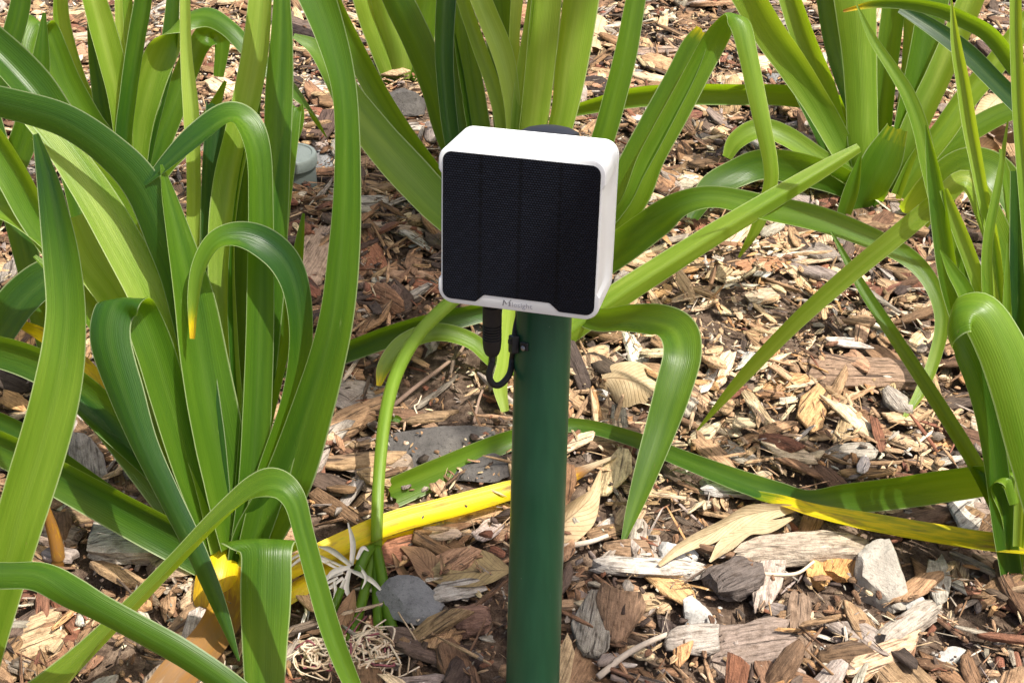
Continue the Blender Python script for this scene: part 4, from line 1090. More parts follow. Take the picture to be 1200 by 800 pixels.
# cable clip screwed to the post's left side
def boxy(name, mat, parent, c, ex, ey, ez, hx, hy, hz, bev=0.0006):
    bm = bmesh.new()
    bmesh.ops.create_cube(bm, size=2.0)
    for v in bm.verts: v.co = Vector((v.co.x * hx, v.co.y * hy, v.co.z * hz))
    bmesh.ops.bevel(bm, geom=list(bm.edges), offset=bev, segments=2, affect='EDGES', profile=0.5)
    for v in bm.verts: v.co = c + ex * v.co.x + ey * v.co.y + ez * v.co.z
    me = bpy.data.meshes.new(name)
    off = parent.matrix_world.translation
    for v in bm.verts: v.co -= off
    bm.to_mesh(me); bm.free()
    me.materials.append(mat)
    o = bpy.data.objects.new(name, me); COL.objects.link(o); o.parent = parent
    return o


toward = (CAM - axis_at(400)); toward = (toward - axis_p * toward.dot(axis_p)).normalized()
right_p = axis_p.cross(toward) * -1
if right_p.x < 0: right_p = -right_p
ca = math.radians(62)
out_c = (toward * math.cos(ca) - right_p * math.sin(ca)).normalized()
tan_c = axis_p.cross(out_c)
cc = axis_at(400) + out_c * (POST_R + 0.0030)
clip = boxy('cable_clip', BLACK, post, cc, tan_c, axis_p, out_c, 0.0037, 0.0066, 0.0030, 0.0011)
boxy('clip_window', RUBBER, post, cc + out_c * 0.0034 + axis_p * 0.002, tan_c, axis_p, out_c, 0.0021, 0.0017, 0.0006, 0.0004)
out_s = (toward * math.cos(math.radians(38)) - right_p * math.sin(math.radians(38))).normalized()
tan_s = axis_p.cross(out_s)
boxy('clip_strap', BLACK, post, axis_at(400) + out_s * (POST_R + 0.0008), tan_s, axis_p, out_s, 0.0034, 0.0030, 0.0012, 0.0006)
lathe(post, axis_at(402) + out_s * (POST_R + 0.0018), out_s, [(0, 0.0019), (0.0008, 0.0019), (0.0014, 0.0011)], 'screw', STEEL, 14)

# ------------------------------------------------------------------ white solar sensor box
FR = np.array([[0.96793779, 0.02326504, 0.25011033], [-0.12677776, 0.90482602, 0.40646928], [-0.21684981, -0.42514541, 0.87876478]])
cen = CAM + RGT * 0.00480539 + UPV * 0.07117074 + FWD * 0.963
col = lambda k: (RGT * FR[0, k] + UPV * FR[1, k] + FWD * FR[2, k])
BX, BY, BZ = col(0), col(1), -col(2)
MB = Matrix(((BX.x, BY.x, BZ.x, cen.x), (BX.y, BY.y, BZ.y, cen.y), (BX.z, BY.z, BZ.z, cen.z), (0, 0, 0, 1)))
box = empty('solar_sensor_box', cen)
box.matrix_world = MB
bpy.context.view_layer.update()
tag(box, 'white square sensor box with a black solar panel face, fixed on the green post', 'sensor')
BW, BH, BD = 0.0563, 0.0563, 0.0525


def local_obj(name, V, Fc, mat, parent=None, smooth=True, sharp=35):
    me = bpy.data.meshes.new(name)
    me.from_pydata([tuple(v) for v in V], [], Fc)
    me.update()
    if smooth:
        me.polygons.foreach_set('use_smooth', [True] * len(me.polygons))
        me.set_sharp_from_angle(angle=math.radians(sharp))
    me.materials.append(mat)
    o = bpy.data.objects.new(name, me); COL.objects.link(o); o.parent = parent or box
    return o


def rounded(hw, hh, r, seg=10, extra=()):
    """outline, counter-clockwise from the right side, with extra breakpoints along the right and left sides"""
    pts = []
    ex = sorted(extra)
    for cx, cy, a0 in ((hw - r, hh - r, 0), (-hw + r, hh - r, 90), (-hw + r, -hh + r, 180), (hw - r, -hh + r, 270)):
        for k in range(seg + 1):
            a = math.radians(a0 + 90 * k / seg)
            pts.append((cx + r * math.cos(a), cy + r * math.sin(a)))
        if a0 == 90: pts += [(-hw, y) for y in reversed(ex)]
        if a0 == 270: pts += [(hw, y) for y in ex]
    return pts


PK0, PK1, DEP = 0.0395, 0.0365, 0.0019
brk = [-PK0, -PK1, -0.02, 0, 0.02, PK1, PK0]
prof = [(0.0, 0.0014), (-0.0004, 0.0005), (-0.0014, 0.0), (-0.006, 0.0), (-0.0061, 0.0), (-0.034, 0.0), (-0.0385, 0.0), (-0.0440, 0.0), (-0.0441, 0.0007), (-0.0447, 0.0007), (-0.0448, 0.0), (-0.049, 0.0), (-0.0512, 0.0006), (-BD, 0.0022)]
V, Fc = [], []
N0 = None
for z, ins in prof:
    ol = rounded(BW - ins, BH - ins, max(0.0105 - ins * 0.4, 0.004), 10, brk)
    N0 = len(ol)
    taper = 1 - 0.012 * (-z / BD)                    # draft of the moulding
    for x, y in ol:
        # side pocket, open to the front, with chamfered upper, lower and rear ends
        if abs(x) > BW - ins - 1e-5 and abs(y) <= PK1 + 1e-6 and z > -0.0345:
            x -= math.copysign(DEP, x)
        V.append((x * taper, y * taper, z))
for i in range(len(prof) - 1):
    for k in range(N0):
        j = (k + 1) % N0
        Fc.append((i * N0 + k, (i + 1) * N0 + k, (i + 1) * N0 + j, i * N0 + j))
Fc.append(tuple(range(N0)))
Fc.append(tuple((len(prof) - 1) * N0 + k for k in range(N0 - 1, -1, -1)))
local_obj('housing', V, Fc, WHITE, sharp=28)

# black panel face with a notch at the bottom for the maker's name
pw, ph, pr = 0.0530, 0.0525, 0.0062
ol = []
for cx, cy, a0 in ((pw - pr, ph - pr, 0), (-pw + pr, ph - pr, 90), (-pw + pr, -ph + pr, 180)):
    for k in range(9):
        a = math.radians(a0 + 90 * k / 8); ol.append((cx + pr * math.cos(a), cy + pr * math.sin(a)))
for (x, y) in ((-0.0300, -ph), (-0.0290, -ph + 0.0004), (-0.0240, -ph + 0.0052), (-0.0228, -ph + 0.0057), (0.0218, -ph + 0.0057), (0.0230, -ph + 0.0052), (0.0286, -ph + 0.0004), (0.0296, -ph)):
    ol.append((x, y))
for k in range(9):
    a = math.radians(270 + 90 * k / 8); ol.append((pw - pr + pr * math.cos(a), -ph + pr + pr * math.sin(a)))
n = len(ol)
V = [(x, y, -0.0005) for x, y in ol] + [(x, y, 0.0003) for x, y in ol] + [(x * 0.994, y * 0.994, 0.0006) for x, y in ol]
Fc = [(i * n + k, i * n + (k + 1) % n, (i + 1) * n + (k + 1) % n, (i + 1) * n + k) for i in range(2) for k in range(n)] + [tuple(range(2 * n, 3 * n))]
local_obj('solar_panel', V, Fc, mat_solar('solar_cells'), sharp=30)

# the maker's name
def text_mesh(body, size, loc, mat, name, sx=1.0, ext=0.00012):
    cu = bpy.data.curves.new('lettering', 'FONT')
    cu.body = body; cu.size = size; cu.extrude = ext; cu.space_character = 1.0; cu.resolution_u = 3
    tmp = bpy.data.objects.new('lettering', cu); COL.objects.link(tmp)
    bpy.context.view_layer.update()
    me = bpy.data.meshes.new_from_object(tmp.evaluated_get(bpy.context.evaluated_depsgraph_get()))
    bpy.data.objects.remove(tmp); bpy.data.curves.remove(cu)
    wx = max(v.co.x for v in me.vertices); x0 = min(v.co.x for v in me.vertices)
    for v in me.vertices: v.co = Vector(((v.co.x - x0) / (wx - x0) * sx + loc[0], v.co.y + loc[1], v.co.z + loc[2]))
    me.name = name
    me.materials.clear(); me.materials.append(mat)
    o = bpy.data.objects.new(name, me); COL.objects.link(o); o.parent = box
    return o


zt = 0.00015
y0 = -0.0530
bars = [((-0.0104, 0), (-0.0097, 0), (-0.0091, 0.0041), (-0.0098, 0.0041)), ((-0.0098, 0.0041), (-0.0091, 0.0041), (-0.0073, 0.0017), (-0.0078, 0.0011)),
        ((-0.0078, 0.0011), (-0.0073, 0.0017), (-0.0042, 0.0046), (-0.0047, 0.0048)), ((-0.0060, 0.0), (-0.0053, 0.0), (-0.0051, 0.0034), (-0.0057, 0.0030))]
V, Fc = [], []
for q in bars:
    b0 = len(V)
    V += [(x, y0 + y, zt + 0.0001) for x, y in q] + [(x, y0 + y, zt - 0.0003) for x, y in q]
    Fc += [(b0, b0 + 1, b0 + 2, b0 + 3)] + [(b0 + k, b0 + 4 + k, b0 + 4 + (k + 1) % 4, b0 + (k + 1) % 4) for k in range(4)]
local_obj('logo_initial', V, Fc, GREYINK, smooth=False)
text_mesh('ilesight', 0.0050, (-0.0049, y0, zt), GREYINK2, 'logo_lettering', 0.0155)

# bracket between box and post, vent plug and cable under the box
def loc_w(x, y, z): return MB @ Vector((x, y, z))


br_c = axis_at(262)
mount_front = loc_w(0.012, 0, -BD + 0.001)
dv = br_c - mount_front
boxy('bracket', BLACK, box, Vector((0, 0, 0)), Vector((1, 0, 0)), Vector((0, 1, 0)), Vector((0, 0, 1)), 0.019, 0.030, 0.006, 0.002)
brk_o = COL.objects[-1] if False else [c for c in box.children if c.name.startswith('bracket')][0]
# boxy stored it relative to the box origin in world axes: rebuild in the box's own axes
for v in brk_o.data.vertices:
    v.co = Vector(v.co) + cen
    v.co = Vector((v.co.x + 0.012, v.co.y, v.co.z - BD - 0.004))


def lathe_local(name, c, ax, prof, mat, seg=24, parent=None):
    ax = Vector(ax).normalized(); e1 = ax.cross(Vector((0.1, 0.2, 0.97))).normalized(); e2 = ax.cross(e1)
    V, Fc = [], []
    c = Vector(c)
    for h, r in prof:
        for k in range(seg):
            a = 2 * math.pi * k / seg
            V.append(c + ax * h + (e1 * math.cos(a) + e2 * math.sin(a)) * r)
    for i in range(len(prof) - 1):
        for k in range(seg):
            Fc.append((i * seg + k, i * seg + (k + 1) % seg, (i + 1) * seg + (k + 1) % seg, (i + 1) * seg + k))
    Fc += [tuple(range(seg - 1, -1, -1)), tuple((len(prof) - 1) * seg + k for k in range(seg))]
    return local_obj(name, V, Fc, mat, parent, True, 35)


lathe_local('vent_plug', (0.0320, -BH + 0.003, -0.026), (0, -1, 0), [(0, 0.0065), (0.006, 0.0065), (0.0075, 0.0055), (0.008, 0.003)], BLACK, 10)
bo = 0.0335
gx = -0.0230
prof = [(0, 0.0066), (0.006, 0.0066), (0.0064, 0.0058), (0.0105, 0.0058), (0.0108, 0.0068), (0.0235, 0.0068)]
for k in range(6):
    h = 0.0245 + k * 0.0021
    prof += [(h, 0.0068), (h + 0.0003, 0.0059), (h + 0.0010, 0.0059), (h + 0.0013, 0.0068)]
prof += [(0.0400, 0.0067), (0.0450, 0.0062), (0.0485, 0.0050), (0.0495, 0.0042), (0.0500, 0.0033)]
con = lathe_local('cable_connector', (gx, -BH + 0.0035, -0.020), (0.0, -1, -0.05), prof, RUBBER, 28)
c0 = loc_w(gx, -BH - 0.0455, -0.0224); c0p = project(c0)
dpt = c0p[2]
cab = [(c0, .0024), (at(c0p[0] + 0.2, c0p[1] + 10, dpt + .002), .0024), (at(573, 439, dpt + .006), .0024), (at(578, 450, dpt + .011), .0024), (at(587, 450, dpt + .018), .0024),
       (at(597, 438, dpt + .026), .0024), (at(600.5, 420, dpt + .032), .0024), (at(602.5, 402, project(cc)[2] + .001), .0024), (at(604.5, 385, project(cc)[2] + .004), .0024), (at(609, 366, project(cc)[2]), .0024), (loc_w(-0.002, -BH + 0.012, -BD + 0.002), .0024)]
# the cable in world axes, then turned into the box's own
cb = tube(None, cab, 'cable', RUBBER, 12, origin=Vector((0, 0, 0)))
cb.data.transform(MB.inverted()); cb.parent = box

def under(whole, part, names):
    top = [c for c in whole.children if c.name.split('.')[0] == part][0]
    for c in list(whole.children):
        if c.name.split('.')[0] in names: c.parent = top


under(box, 'housing', ('logo_initial', 'logo_lettering', 'vent_plug'))
under(box, 'cable_connector', ('cable',))
under(post, 'cable_clip', ('clip_window', 'clip_strap', 'screw'))

# ------------------------------------------------------------------ single things lying on the bed
def bed_frame(px, py, yaw=0.0, lift=0.0):
    p = gp(px, py)
    p.z = float(bed_z(p.x, p.y)) + lift
    ex = Vector((1, 0, 0)); ey = NG.cross(ex)
    a = math.radians(yaw)
    return p, ex * math.cos(a) + ey * math.sin(a), -ex * math.sin(a) + ey * math.cos(a)


def stone(name, px, py, lw, lh, lt, yaw, mat, label, cat='stone', tilt=0, seed=0, facets=9, lift=0.0):
    """broken stone: lw across, lh deep along the bed, lt high; flattened by random cutting planes"""
    r = random.Random(seed)
    bm = bmesh.new()
    bmesh.ops.create_icosphere(bm, subdivisions=4, radius=1.0)
    planes = []
    for k in range(facets):
        v = Vector((r.gauss(0, 1), r.gauss(0, 1), r.gauss(0, 0.8))).normalized()
        planes.append((v, r.uniform(0.42, 0.78)))
    for v in bm.verts:
        co = v.co.copy()
        for nn, dd in planes:
            s = co.dot(nn)
            if s > dd: co -= nn * (s - dd) * 0.94
        nz = mnoise.fractal(co * 2.2 + Vector((seed, 0, 0)), 1.0, 2.0, 4)
        co *= 1 + 0.07 * nz + 0.03 * mnoise.noise(co * 7 + Vector((0, seed, 0)))
        v.co = co
    p, ex, ey = bed_frame(px, py, yaw, lift)
    ez = NG.copy()
    if tilt:
        q = Matrix.Rotation(math.radians(tilt), 3, ex); ey = q @ ey; ez = q @ ez
    for v in bm.verts:
        v.co = ex * (v.co.x * lw / 2) + ey * (v.co.y * lh / 2) + ez * (v.co.z * lt / 2 + lt * 0.22)
    me = bpy.data.meshes.new(name); bm.to_mesh(me); bm.free()
    me.polygons.foreach_set('use_smooth', [True] * len(me.polygons)); me.set_sharp_from_angle(angle=math.radians(24))
    me.materials.append(mat)
    o = bpy.data.objects.new(name, me); COL.objects.link(o); o.location = p
    return tag(o, label, cat)


PX = lambda n_, py: n_ * dg(py) / F_PX                 # picture pixels to metres on the bed
stone('stone', 1035, 684, PX(76, 680), 0.112, 0.046, 4, ST_PALE, 'upright pale beige stone under the yellow blade at right', tilt=48, seed=3, facets=12)
stone('stone', 796, 652, PX(52, 650), 0.034, 0.026, -10, ST_WHITE, 'white stone beside the straw coloured husk', tilt=15, seed=8)
stone('stone', 813, 726, PX(56, 726), 0.040, 0.030, 12, ST_WHITE, 'whitish rough stone behind a split grey chip near the bottom edge', tilt=20, seed=12)
stone('stone', 1068, 714, PX(34, 714), 0.030, 0.020, 30, ST_WHITE, 'small white stone right of the upright beige stone', tilt=15, seed=21)
stone('stone', 1110, 768, PX(54, 768), 0.022, 0.014, 16, ST_WHITE, 'flat white stone chip near the lower right corner', tilt=10, seed=25)
stone('stone', 484, 716, PX(104, 716), 0.060, 0.036, -15, ST_GREY, 'blue grey stone beside the withered flowers', tilt=10, seed=31, facets=12)
stone('stone', 345, 566, PX(56, 566), 0.040, 0.026, 25, ST_GREY, 'blue grey stone right of the largest plant', tilt=15, seed=34)
stone('stone', 880, 428, PX(30, 428), 0.030, 0.016, 10, ST_WHITE, 'white stone chip beside a hanging blade tip in the sunlit mulch', tilt=10, seed=41)
stone('stone', 702, 462, PX(24, 462), 0.020, 0.012, 10, ST_WHITE, 'little white stone under the tan dead leaf', tilt=10, seed=44)
stone('stone', 505, 526, PX(200, 526), 0.075, 0.030, 6, ST_DARK, 'large flat dark rock in the soil left of the post', tilt=0, seed=47, facets=14, lift=-0.006)
stone('stone', 560, 560, PX(110, 556), 0.060, 0.018, -14, ST_DARK, 'dark grey rock behind the post above the yellow blade', tilt=0, seed=50, facets=12)
stone('stone', 376, 182, PX(46, 182), 0.052, 0.012, 0, ST_GREY, 'flat grey stone right of the round grey cap', tilt=10, seed=52)
stone('stone', 752, 92, PX(32, 92), 0.050, 0.018, 20, ST_GREY, 'rounded grey stone behind the horizontal blade at the top', tilt=10, seed=55)
stone('stone', 905, 88, PX(34, 88), 0.050, 0.018, 10, ST_GREY, 'rounded grey stone under the folded blade at the top', tilt=10, seed=57)
stone('stone', 476, 130, PX(60, 130), 0.07, 0.045, 10, ST_DARK, 'dark clod of earth below the farthest plant', 'clod', seed=59)
stone('stone', 1005, 60, PX(30, 60), 0.04, 0.018, 10, ST_GREY, 'grey stone at the top beside the very broad blade', seed=61)


def wood(name, px, py, L, Wd, T, yaw, colr, label, seed, pitch=0, roll=0, lift=0.004, cat='wood', jag=0.3):
    """larger split piece of wood: a rough bar with torn ends, ridged along the grain"""
    r = random.Random(seed); rn = np.random.default_rng(seed)
    ns, nr = 16, 12
    V, loc = [], []
    p, ex, ey = bed_frame(px, py, yaw, lift)
    ez = ex.cross(ey)
    q = Matrix.Rotation(math.radians(-pitch), 3, ey); ex2 = q @ ex; ez2 = q @ ez
    q = Matrix.Rotation(math.radians(roll), 3, ex2); ey2 = q @ ey; ez2 = q @ ez2
    ridge = rn.uniform(0.82, 1.12, nr); endj = rn.uniform(-jag, jag, (2, nr))
    bend = rn.uniform(-0.06, 0.06) * L
    for i in range(ns + 1):
        t = i / ns
        taper = 1 - 0.45 * abs(2 * t - 1) ** 4 * r.uniform(.6, 1)
        for k in range(nr):
            a = 2 * math.pi * (k + .5) / nr
            c, s = math.cos(a), math.sin(a)
            sq = (abs(c) ** 5 + abs(s) ** 5) ** (-1 / 5)
            j = ridge[k] * (1 + 0.07 * math.sin(7 * t + k * 2.1) + rn.uniform(-.04, .04))
            x = (t - .5) * L + min(Wd, L * .3) * (endj[0, k] * (1 - min(1, t * 2)) ** 2 + endj[1, k] * (1 - min(1, (1 - t) * 2)) ** 2)
            y = Wd / 2 * c * sq * j * taper + bend * (4 * (t - .5) ** 2)
            z = T / 2 * s * sq * j * taper + T * .35
            V.append(p + ex2 * x + ey2 * y + ez2 * z); loc.append((x, y, z))
    Fc = [(i * nr + k, i * nr + (k + 1) % nr, (i + 1) * nr + (k + 1) % nr, (i + 1) * nr + k) for i in range(ns) for k in range(nr)]
    Fc += [tuple(range(nr - 1, -1, -1)), tuple(ns * nr + k for k in range(nr))]
    o = mesh_obj(name, V, Fc, WOOD, None, p, smooth=True)
    me = o.data
    me.set_sharp_from_angle(angle=math.radians(26))
    a = me.attributes.new('gpos', 'FLOAT_VECTOR', 'POINT'); a.data.foreach_set('vector', (np.array(loc) + seed * 0.37).ravel().astype(np.float32))
    c4 = np.ones((len(V), 4), np.float32); c4[:, :3] = colr
    a = me.color_attributes.new('gcol', 'FLOAT_COLOR', 'POINT'); a.data.foreach_set('color', c4.ravel())
    return tag(o, label, cat)


def wd(name, px, py, lpx, wpx, T, yaw, colr, label, seed, **k):
    return wood(name, px, py, PX(lpx, py), PX(wpx, py) * 1.35, T, yaw, colr, label, seed, **k)


wd('branch_piece', 935, 657, 150, 28, 0.024, 3, (0.40, 0.34, 0.27), 'thick weathered grey branch piece left of the upright beige stone', 1)
wd('wood_piece', 758, 675, 125, 26, 0.014, -5, (0.52, 0.49, 0.44), 'long bleached grey wood piece in front, right of the post', 2, roll=-15)
wd('wood_piece', 860, 580, 76, 24, 0.014, -4, (0.48, 0.47, 0.45), 'silvery grey wood piece under the long lying blade', 3)
wd('wood_piece', 1065, 740, 98, 22, 0.014, 38, (0.38, 0.34, 0.29), 'grey brown stick slanting up beside the small white stone', 4)
wd('bark_piece', 878, 762, 100, 46, 0.020, 12, (0.24, 0.19, 0.16), 'large rounded dark bark piece at the bottom right of the post', 5, roll=10)
wd('bark_piece', 862, 690, 64, 40, 0.020, 30, (0.125, 0.105, 0.095), 'dark layered bark piece in front of the straw coloured husk', 6)
wd('wood_piece', 1010, 602, 100, 20, 0.012, 3, (0.60, 0.46, 0.30), 'split pale wood piece between the green and the yellow lying blades', 7)
wd('wood_piece', 1120, 610, 90, 24, 0.014, 2, (0.27, 0.21, 0.17), 'brown plank piece under the long green lying blade', 71)
wd('wood_piece', 700, 715, 110, 14, 0.008, 6, (0.42, 0.28, 0.17), 'long thin brown wood strip touching the post at its right', 8)
wd('wood_piece', 1005, 435, 130, 40, 0.016, -4, (0.29, 0.20, 0.14), 'broad brown bark slab in the shade right of the fresh mulch', 9)
wd('wood_piece', 935, 312, 88, 12, 0.008, 9, (0.58, 0.52, 0.45), 'long pale splinter below the curved blade right of the box', 10)
wd('wood_piece', 890, 325, 52, 22, 0.010, 12, (0.38, 0.20, 0.11), 'reddish wood piece beside the long pale splinter', 11)
wd('wood_piece', 892, 357, 36, 18, 0.010, 14, (0.52, 0.42, 0.30), 'small tan block below the reddish wood piece', 12)
wd('wood_piece', 985, 675, 36, 30, 0.012, 60, (0.55, 0.30, 0.11), 'orange wood flake left of the upright beige stone', 13)
wd('wood_piece', 955, 680, 34, 22, 0.012, 70, (0.58, 0.34, 0.13), 'folded orange wood flake right of the dark layered bark', 14, roll=30)
wd('wood_piece', 935, 740, 88, 22, 0.012, 82, (0.24, 0.17, 0.12), 'dark brown splinter standing across the mulch near the bottom', 15, pitch=12)
wd('wood_piece', 842, 772, 64, 20, 0.012, 95, (0.34, 0.28, 0.23), 'split grey chip standing before the whitish rough stone', 16, pitch=20)
wd('wood_piece', 465, 274, 70, 18, 0.012, -18, (0.40, 0.31, 0.23), 'tan wood piece on the shaded mulch left of the box', 17)
wd('wood_piece', 480, 330, 60, 12, 0.010, -4, (0.33, 0.22, 0.14), 'long brown strip on the shaded mulch left of the box', 18)
wd('wood_piece', 363, 318, 170, 32, 0.016, 80, (0.36, 0.27, 0.20), 'long brown bark strip standing up between the tall left blades', 19)
wd('wood_piece', 395, 470, 56, 26, 0.014, -40, (0.33, 0.29, 0.25), 'grey brown bark slab right of the tall left blade', 20)
wd('wood_piece', 430, 460, 70, 26, 0.010, -20, (0.38, 0.34, 0.29), 'grey papery bark beside the bent flower stalk', 22)
wd('wood_piece', 394, 490, 50, 13, 0.010, 88, (0.30, 0.19, 0.12), 'narrow brown bark strip right of the tall left blade', 23)
wd('wood_piece', 448, 560, 70, 36, 0.014, 20, (0.28, 0.22, 0.17), 'flat brown bark plate left of the cut blade end', 24)
wd('wood_piece', 515, 760, 40, 34, 0.012, 70, (0.44, 0.28, 0.15), 'square tan wood chip in front of the reddish bark at the bottom', 25)
wd('bark_piece', 552, 738, 44, 34, 0.016, 10, (0.22, 0.13, 0.095), 'rounded reddish bark piece left of the post near the bottom', 26)
wd('wood_piece', 535, 705, 60, 22, 0.010, 15, (0.42, 0.39, 0.35), 'pale grey bark flake between the blue grey stone and the post', 27)
wd('wood_piece', 500, 640, 70, 18, 0.010, 5, (0.27, 0.24, 0.21), 'grey bark flake under the yellow blade left of the post', 28)
wd('wood_piece', 560, 618, 90, 16, 0.010, 14, (0.43, 0.29, 0.17), 'brown wood strip along the yellow blade left of the post', 29)
wd('wood_piece', 225, 665, 90, 40, 0.020, 20, (0.36, 0.27, 0.19), 'split tan wood block under the crossing blades lower left', 30)
wd('wood_piece', 168, 648, 110, 60, 0.024, 4, (0.42, 0.38, 0.33), 'large crumbly grey wood block on the soil lower left', 31, jag=.15)
wd('wood_piece', 45, 748, 60, 44, 0.014, 30, (0.50, 0.36, 0.22), 'square tan wood chip near the lower left corner', 32)
wd('wood_piece', 60, 640, 70, 26, 0.014, -10, (0.33, 0.25, 0.20), 'brown bark piece behind the withered brown stem', 33)
wd('wood_piece', 110, 615, 60, 28, 0.014, 10, (0.24, 0.14, 0.10), 'reddish dark bark piece under the big left blade', 34)
wd('wood_piece', 700, 520, 130, 22, 0.012, 2, (0.30, 0.20, 0.13), 'long brown strip just right of the post behind the lying blade', 35)
wd('wood_piece', 695, 425, 40, 16, 0.010, 20, (0.56, 0.40, 0.24), 'bright tan chip under the tan dead leaf', 36)
wd('wood_piece', 715, 100, 50, 34, 0.012, 20, (0.42, 0.24, 0.15), 'ribbed reddish flake at the top right of the box', 37)
wd('wood_piece', 765, 68, 70, 16, 0.010, 6, (0.34, 0.25, 0.19), 'brown strip at the top behind the chewed blade', 38)
wd('wood_piece', 360, 45, 150, 26, 0.020, -38, (0.15, 0.11, 0.09), 'dark branch on the ground behind the tall left blades', 39)
wd('wood_piece', 85, 48, 90, 14, 0.010, 4, (0.50, 0.40, 0.29), 'pale bark strip on the sunlit mulch at the upper left', 40)
wd('wood_piece', 80, 65, 46, 34, 0.012, 20, (0.40, 0.25, 0.16), 'brown bark plate below the pale strip upper left', 42)
wd('wood_piece', 1120, 585, 90, 14, 0.010, 14, (0.44, 0.36, 0.27), 'pale splinter behind the right end of the lying green blade', 43)


def stick(name, pts, r0, mat, label, cat='stick'):
    P = []
    for i, (x, y, l) in enumerate(pts):
        p = gp(x, y); p.z = float(bed_z(p.x, p.y)) + l
        P.append((p, r0 * (1 - 0.5 * i / len(pts))))
    o = tube(None, P, name, mat, 7, origin=P[0][0])
    return tag(o, label, cat)


TWIG = mat_plain('bleached_twig', (0.45, 0.38, 0.30), 0.8, 0.2, 260, 0.35, 0.5)
TWIG_D = mat_plain('brown_twig', (0.22, 0.15, 0.11), 0.8, 0.2, 260, 0.35, 0.5)
ROOT = mat_plain('pale_root', (0.56, 0.45, 0.32), 0.7, 0.2, 260, 0.3, 0.3)
stick('twig', [(700, 806, .012), (735, 784, .014), (775, 764, .016), (806, 752, .014), (822, 748, .012)], .0030, TWIG, 'forked pale twig at the bottom edge right of the post')
stick('twig', [(655, 656, .012), (690, 651, .014), (712, 645, .016)], .0030, TWIG, 'short pale twig right of the post above the bleached wood')
stick('twig', [(460, 478, .006), (490, 458, .010), (520, 436, .012), (540, 420, .012), (548, 398, .012)], .0026, TWIG_D, 'thin brown twig on the bare soil left of the connector')
stick('twig', [(555, 500, .006), (562, 475, .010), (572, 452, .012)], .0018, TWIG_D, 'short twig standing in the soil below the cable loop')
stick('root', [(600, 452, .006), (588, 464, .010), (592, 478, .008), (586, 484, .010), (592, 492, .006)], .0011, ROOT, 'fine pale root curling beside the post', 'root')
stick('root', [(492, 498, .006), (486, 488, .012), (490, 478, .008), (494, 470, .01)], .0009, ROOT, 'fine pale root in the bare soil left of the post', 'root')
stick('twig', [(860, 690, .012), (890, 688, .014), (930, 690, .016), (952, 678, .018)], .0022, ROOT, 'pale bent stalk before the orange flakes')


def dry_leaf(name, mid, wpx, mat, label, ch=0.3, across=None, roll=0, wave=0.12, wprof=None, cat='dead leaf', flat=False):
    n = len(mid)
    wprof = wprof or [0.05, 0.75, 1.0, 0.7, 0.04]
    pr = np.interp(np.linspace(0, 1, n), np.linspace(0, 1, len(wprof)), wprof)
    o = strap(None, [(x, y, max(2, wpx * w), r) for (x, y, r), w in zip(mid, pr)], ch=ch, roll=roll, across=across, name=name, mat=mat, wave=wave, flat=flat)
    me = o.data
    c = sum((v.co for v in me.vertices), Vector()) / len(me.vertices)
    me.transform(Matrix.Translation(-c)); o.location = c
    uv = me.uv_layers[0].data
    mx = max(d.uv.y for d in uv)
    for d in uv: d.uv = (d.uv.x, d.uv.y / mx)
    return tag(o, label, cat)


dry_leaf('dead_leaf', [(706, 446, 462), (718, 444, 466), (735, 446, 472), (752, 452, 476), (768, 462, 480)], 52, DRY_TAN, 'crumpled tan dead leaf right of the post beside the hanging blade', ch=-0.4, roll=20, wave=0.25, wprof=[.45, .8, 1, .9, .4])
dry_leaf('dead_leaf', [(640, 640, 665), (662, 614, 652), (680, 598, 644), (694, 580, 634), (704, 550, 618)], 40, DRY_TAN, 'curled light brown dead leaf just right of the post', ch=0.6, roll=-25, wave=0.2, wprof=[.5, 1, .9, .4, .03])
dry_leaf('dead_leaf', [(600, 668, 688), (575, 667, 690), (550, 668, 692), (522, 672, 694), (498, 676, 694)], 46, DRY_PAT, 'patterned brown dead leaf with side veins touching the post at its left', ch=0.25, flat=True, wave=0.1)
dry_leaf('dead_leaf', [(535, 690, 700), (520, 680, 696), (505, 668, 690), (490, 650, 680), (470, 640, 668)], 30, DRY_BROWN, 'plain brown dead leaf behind the patterned one', ch=0.2, flat=True, wave=0.15)
dry_leaf('dead_husk', [(940, 594, 630), (905, 598, 640), (870, 606, 650), (835, 624, 664), (800, 640, 676), (772, 662, 694)], 22, DRY_STRAW, 'torn straw coloured husk at the left end of the yellow blade', ch=0.6, roll=15, wave=0.7, wprof=[.1, .7, 1, .8, .6, .2], cat='husk')
dry_leaf('dead_husk', [(930, 606, 640), (900, 618, 652), (875, 624, 660), (850, 640, 674), (832, 658, 690)], 15, DRY_STRAW, 'narrow straw coloured husk strip below the torn husk', ch=0.7, roll=-20, wave=0.8, wprof=[.2, .9, .6, 1, .2], cat='husk')
dry_leaf('dead_leaf', [(706, 20, 40), (702, 30, 48), (700, 42, 58), (698, 56, 70)], 34, DRY_STRAW, 'pale straw coloured dead leaf at the top behind the box', ch=-0.3, roll=10, wave=0.2, wprof=[.5, 1, .9, .4])
dry_leaf('dead_leaf', [(1172, 112, 150), (1160, 125, 160), (1150, 140, 170), (1143, 152, 176)], 26, DRY_TAN, 'pale dead leaf at the upper right between the bluish blade and the mulch', ch=0.4, roll=15, wave=0.25, wprof=[.2, 1, .9, .2])
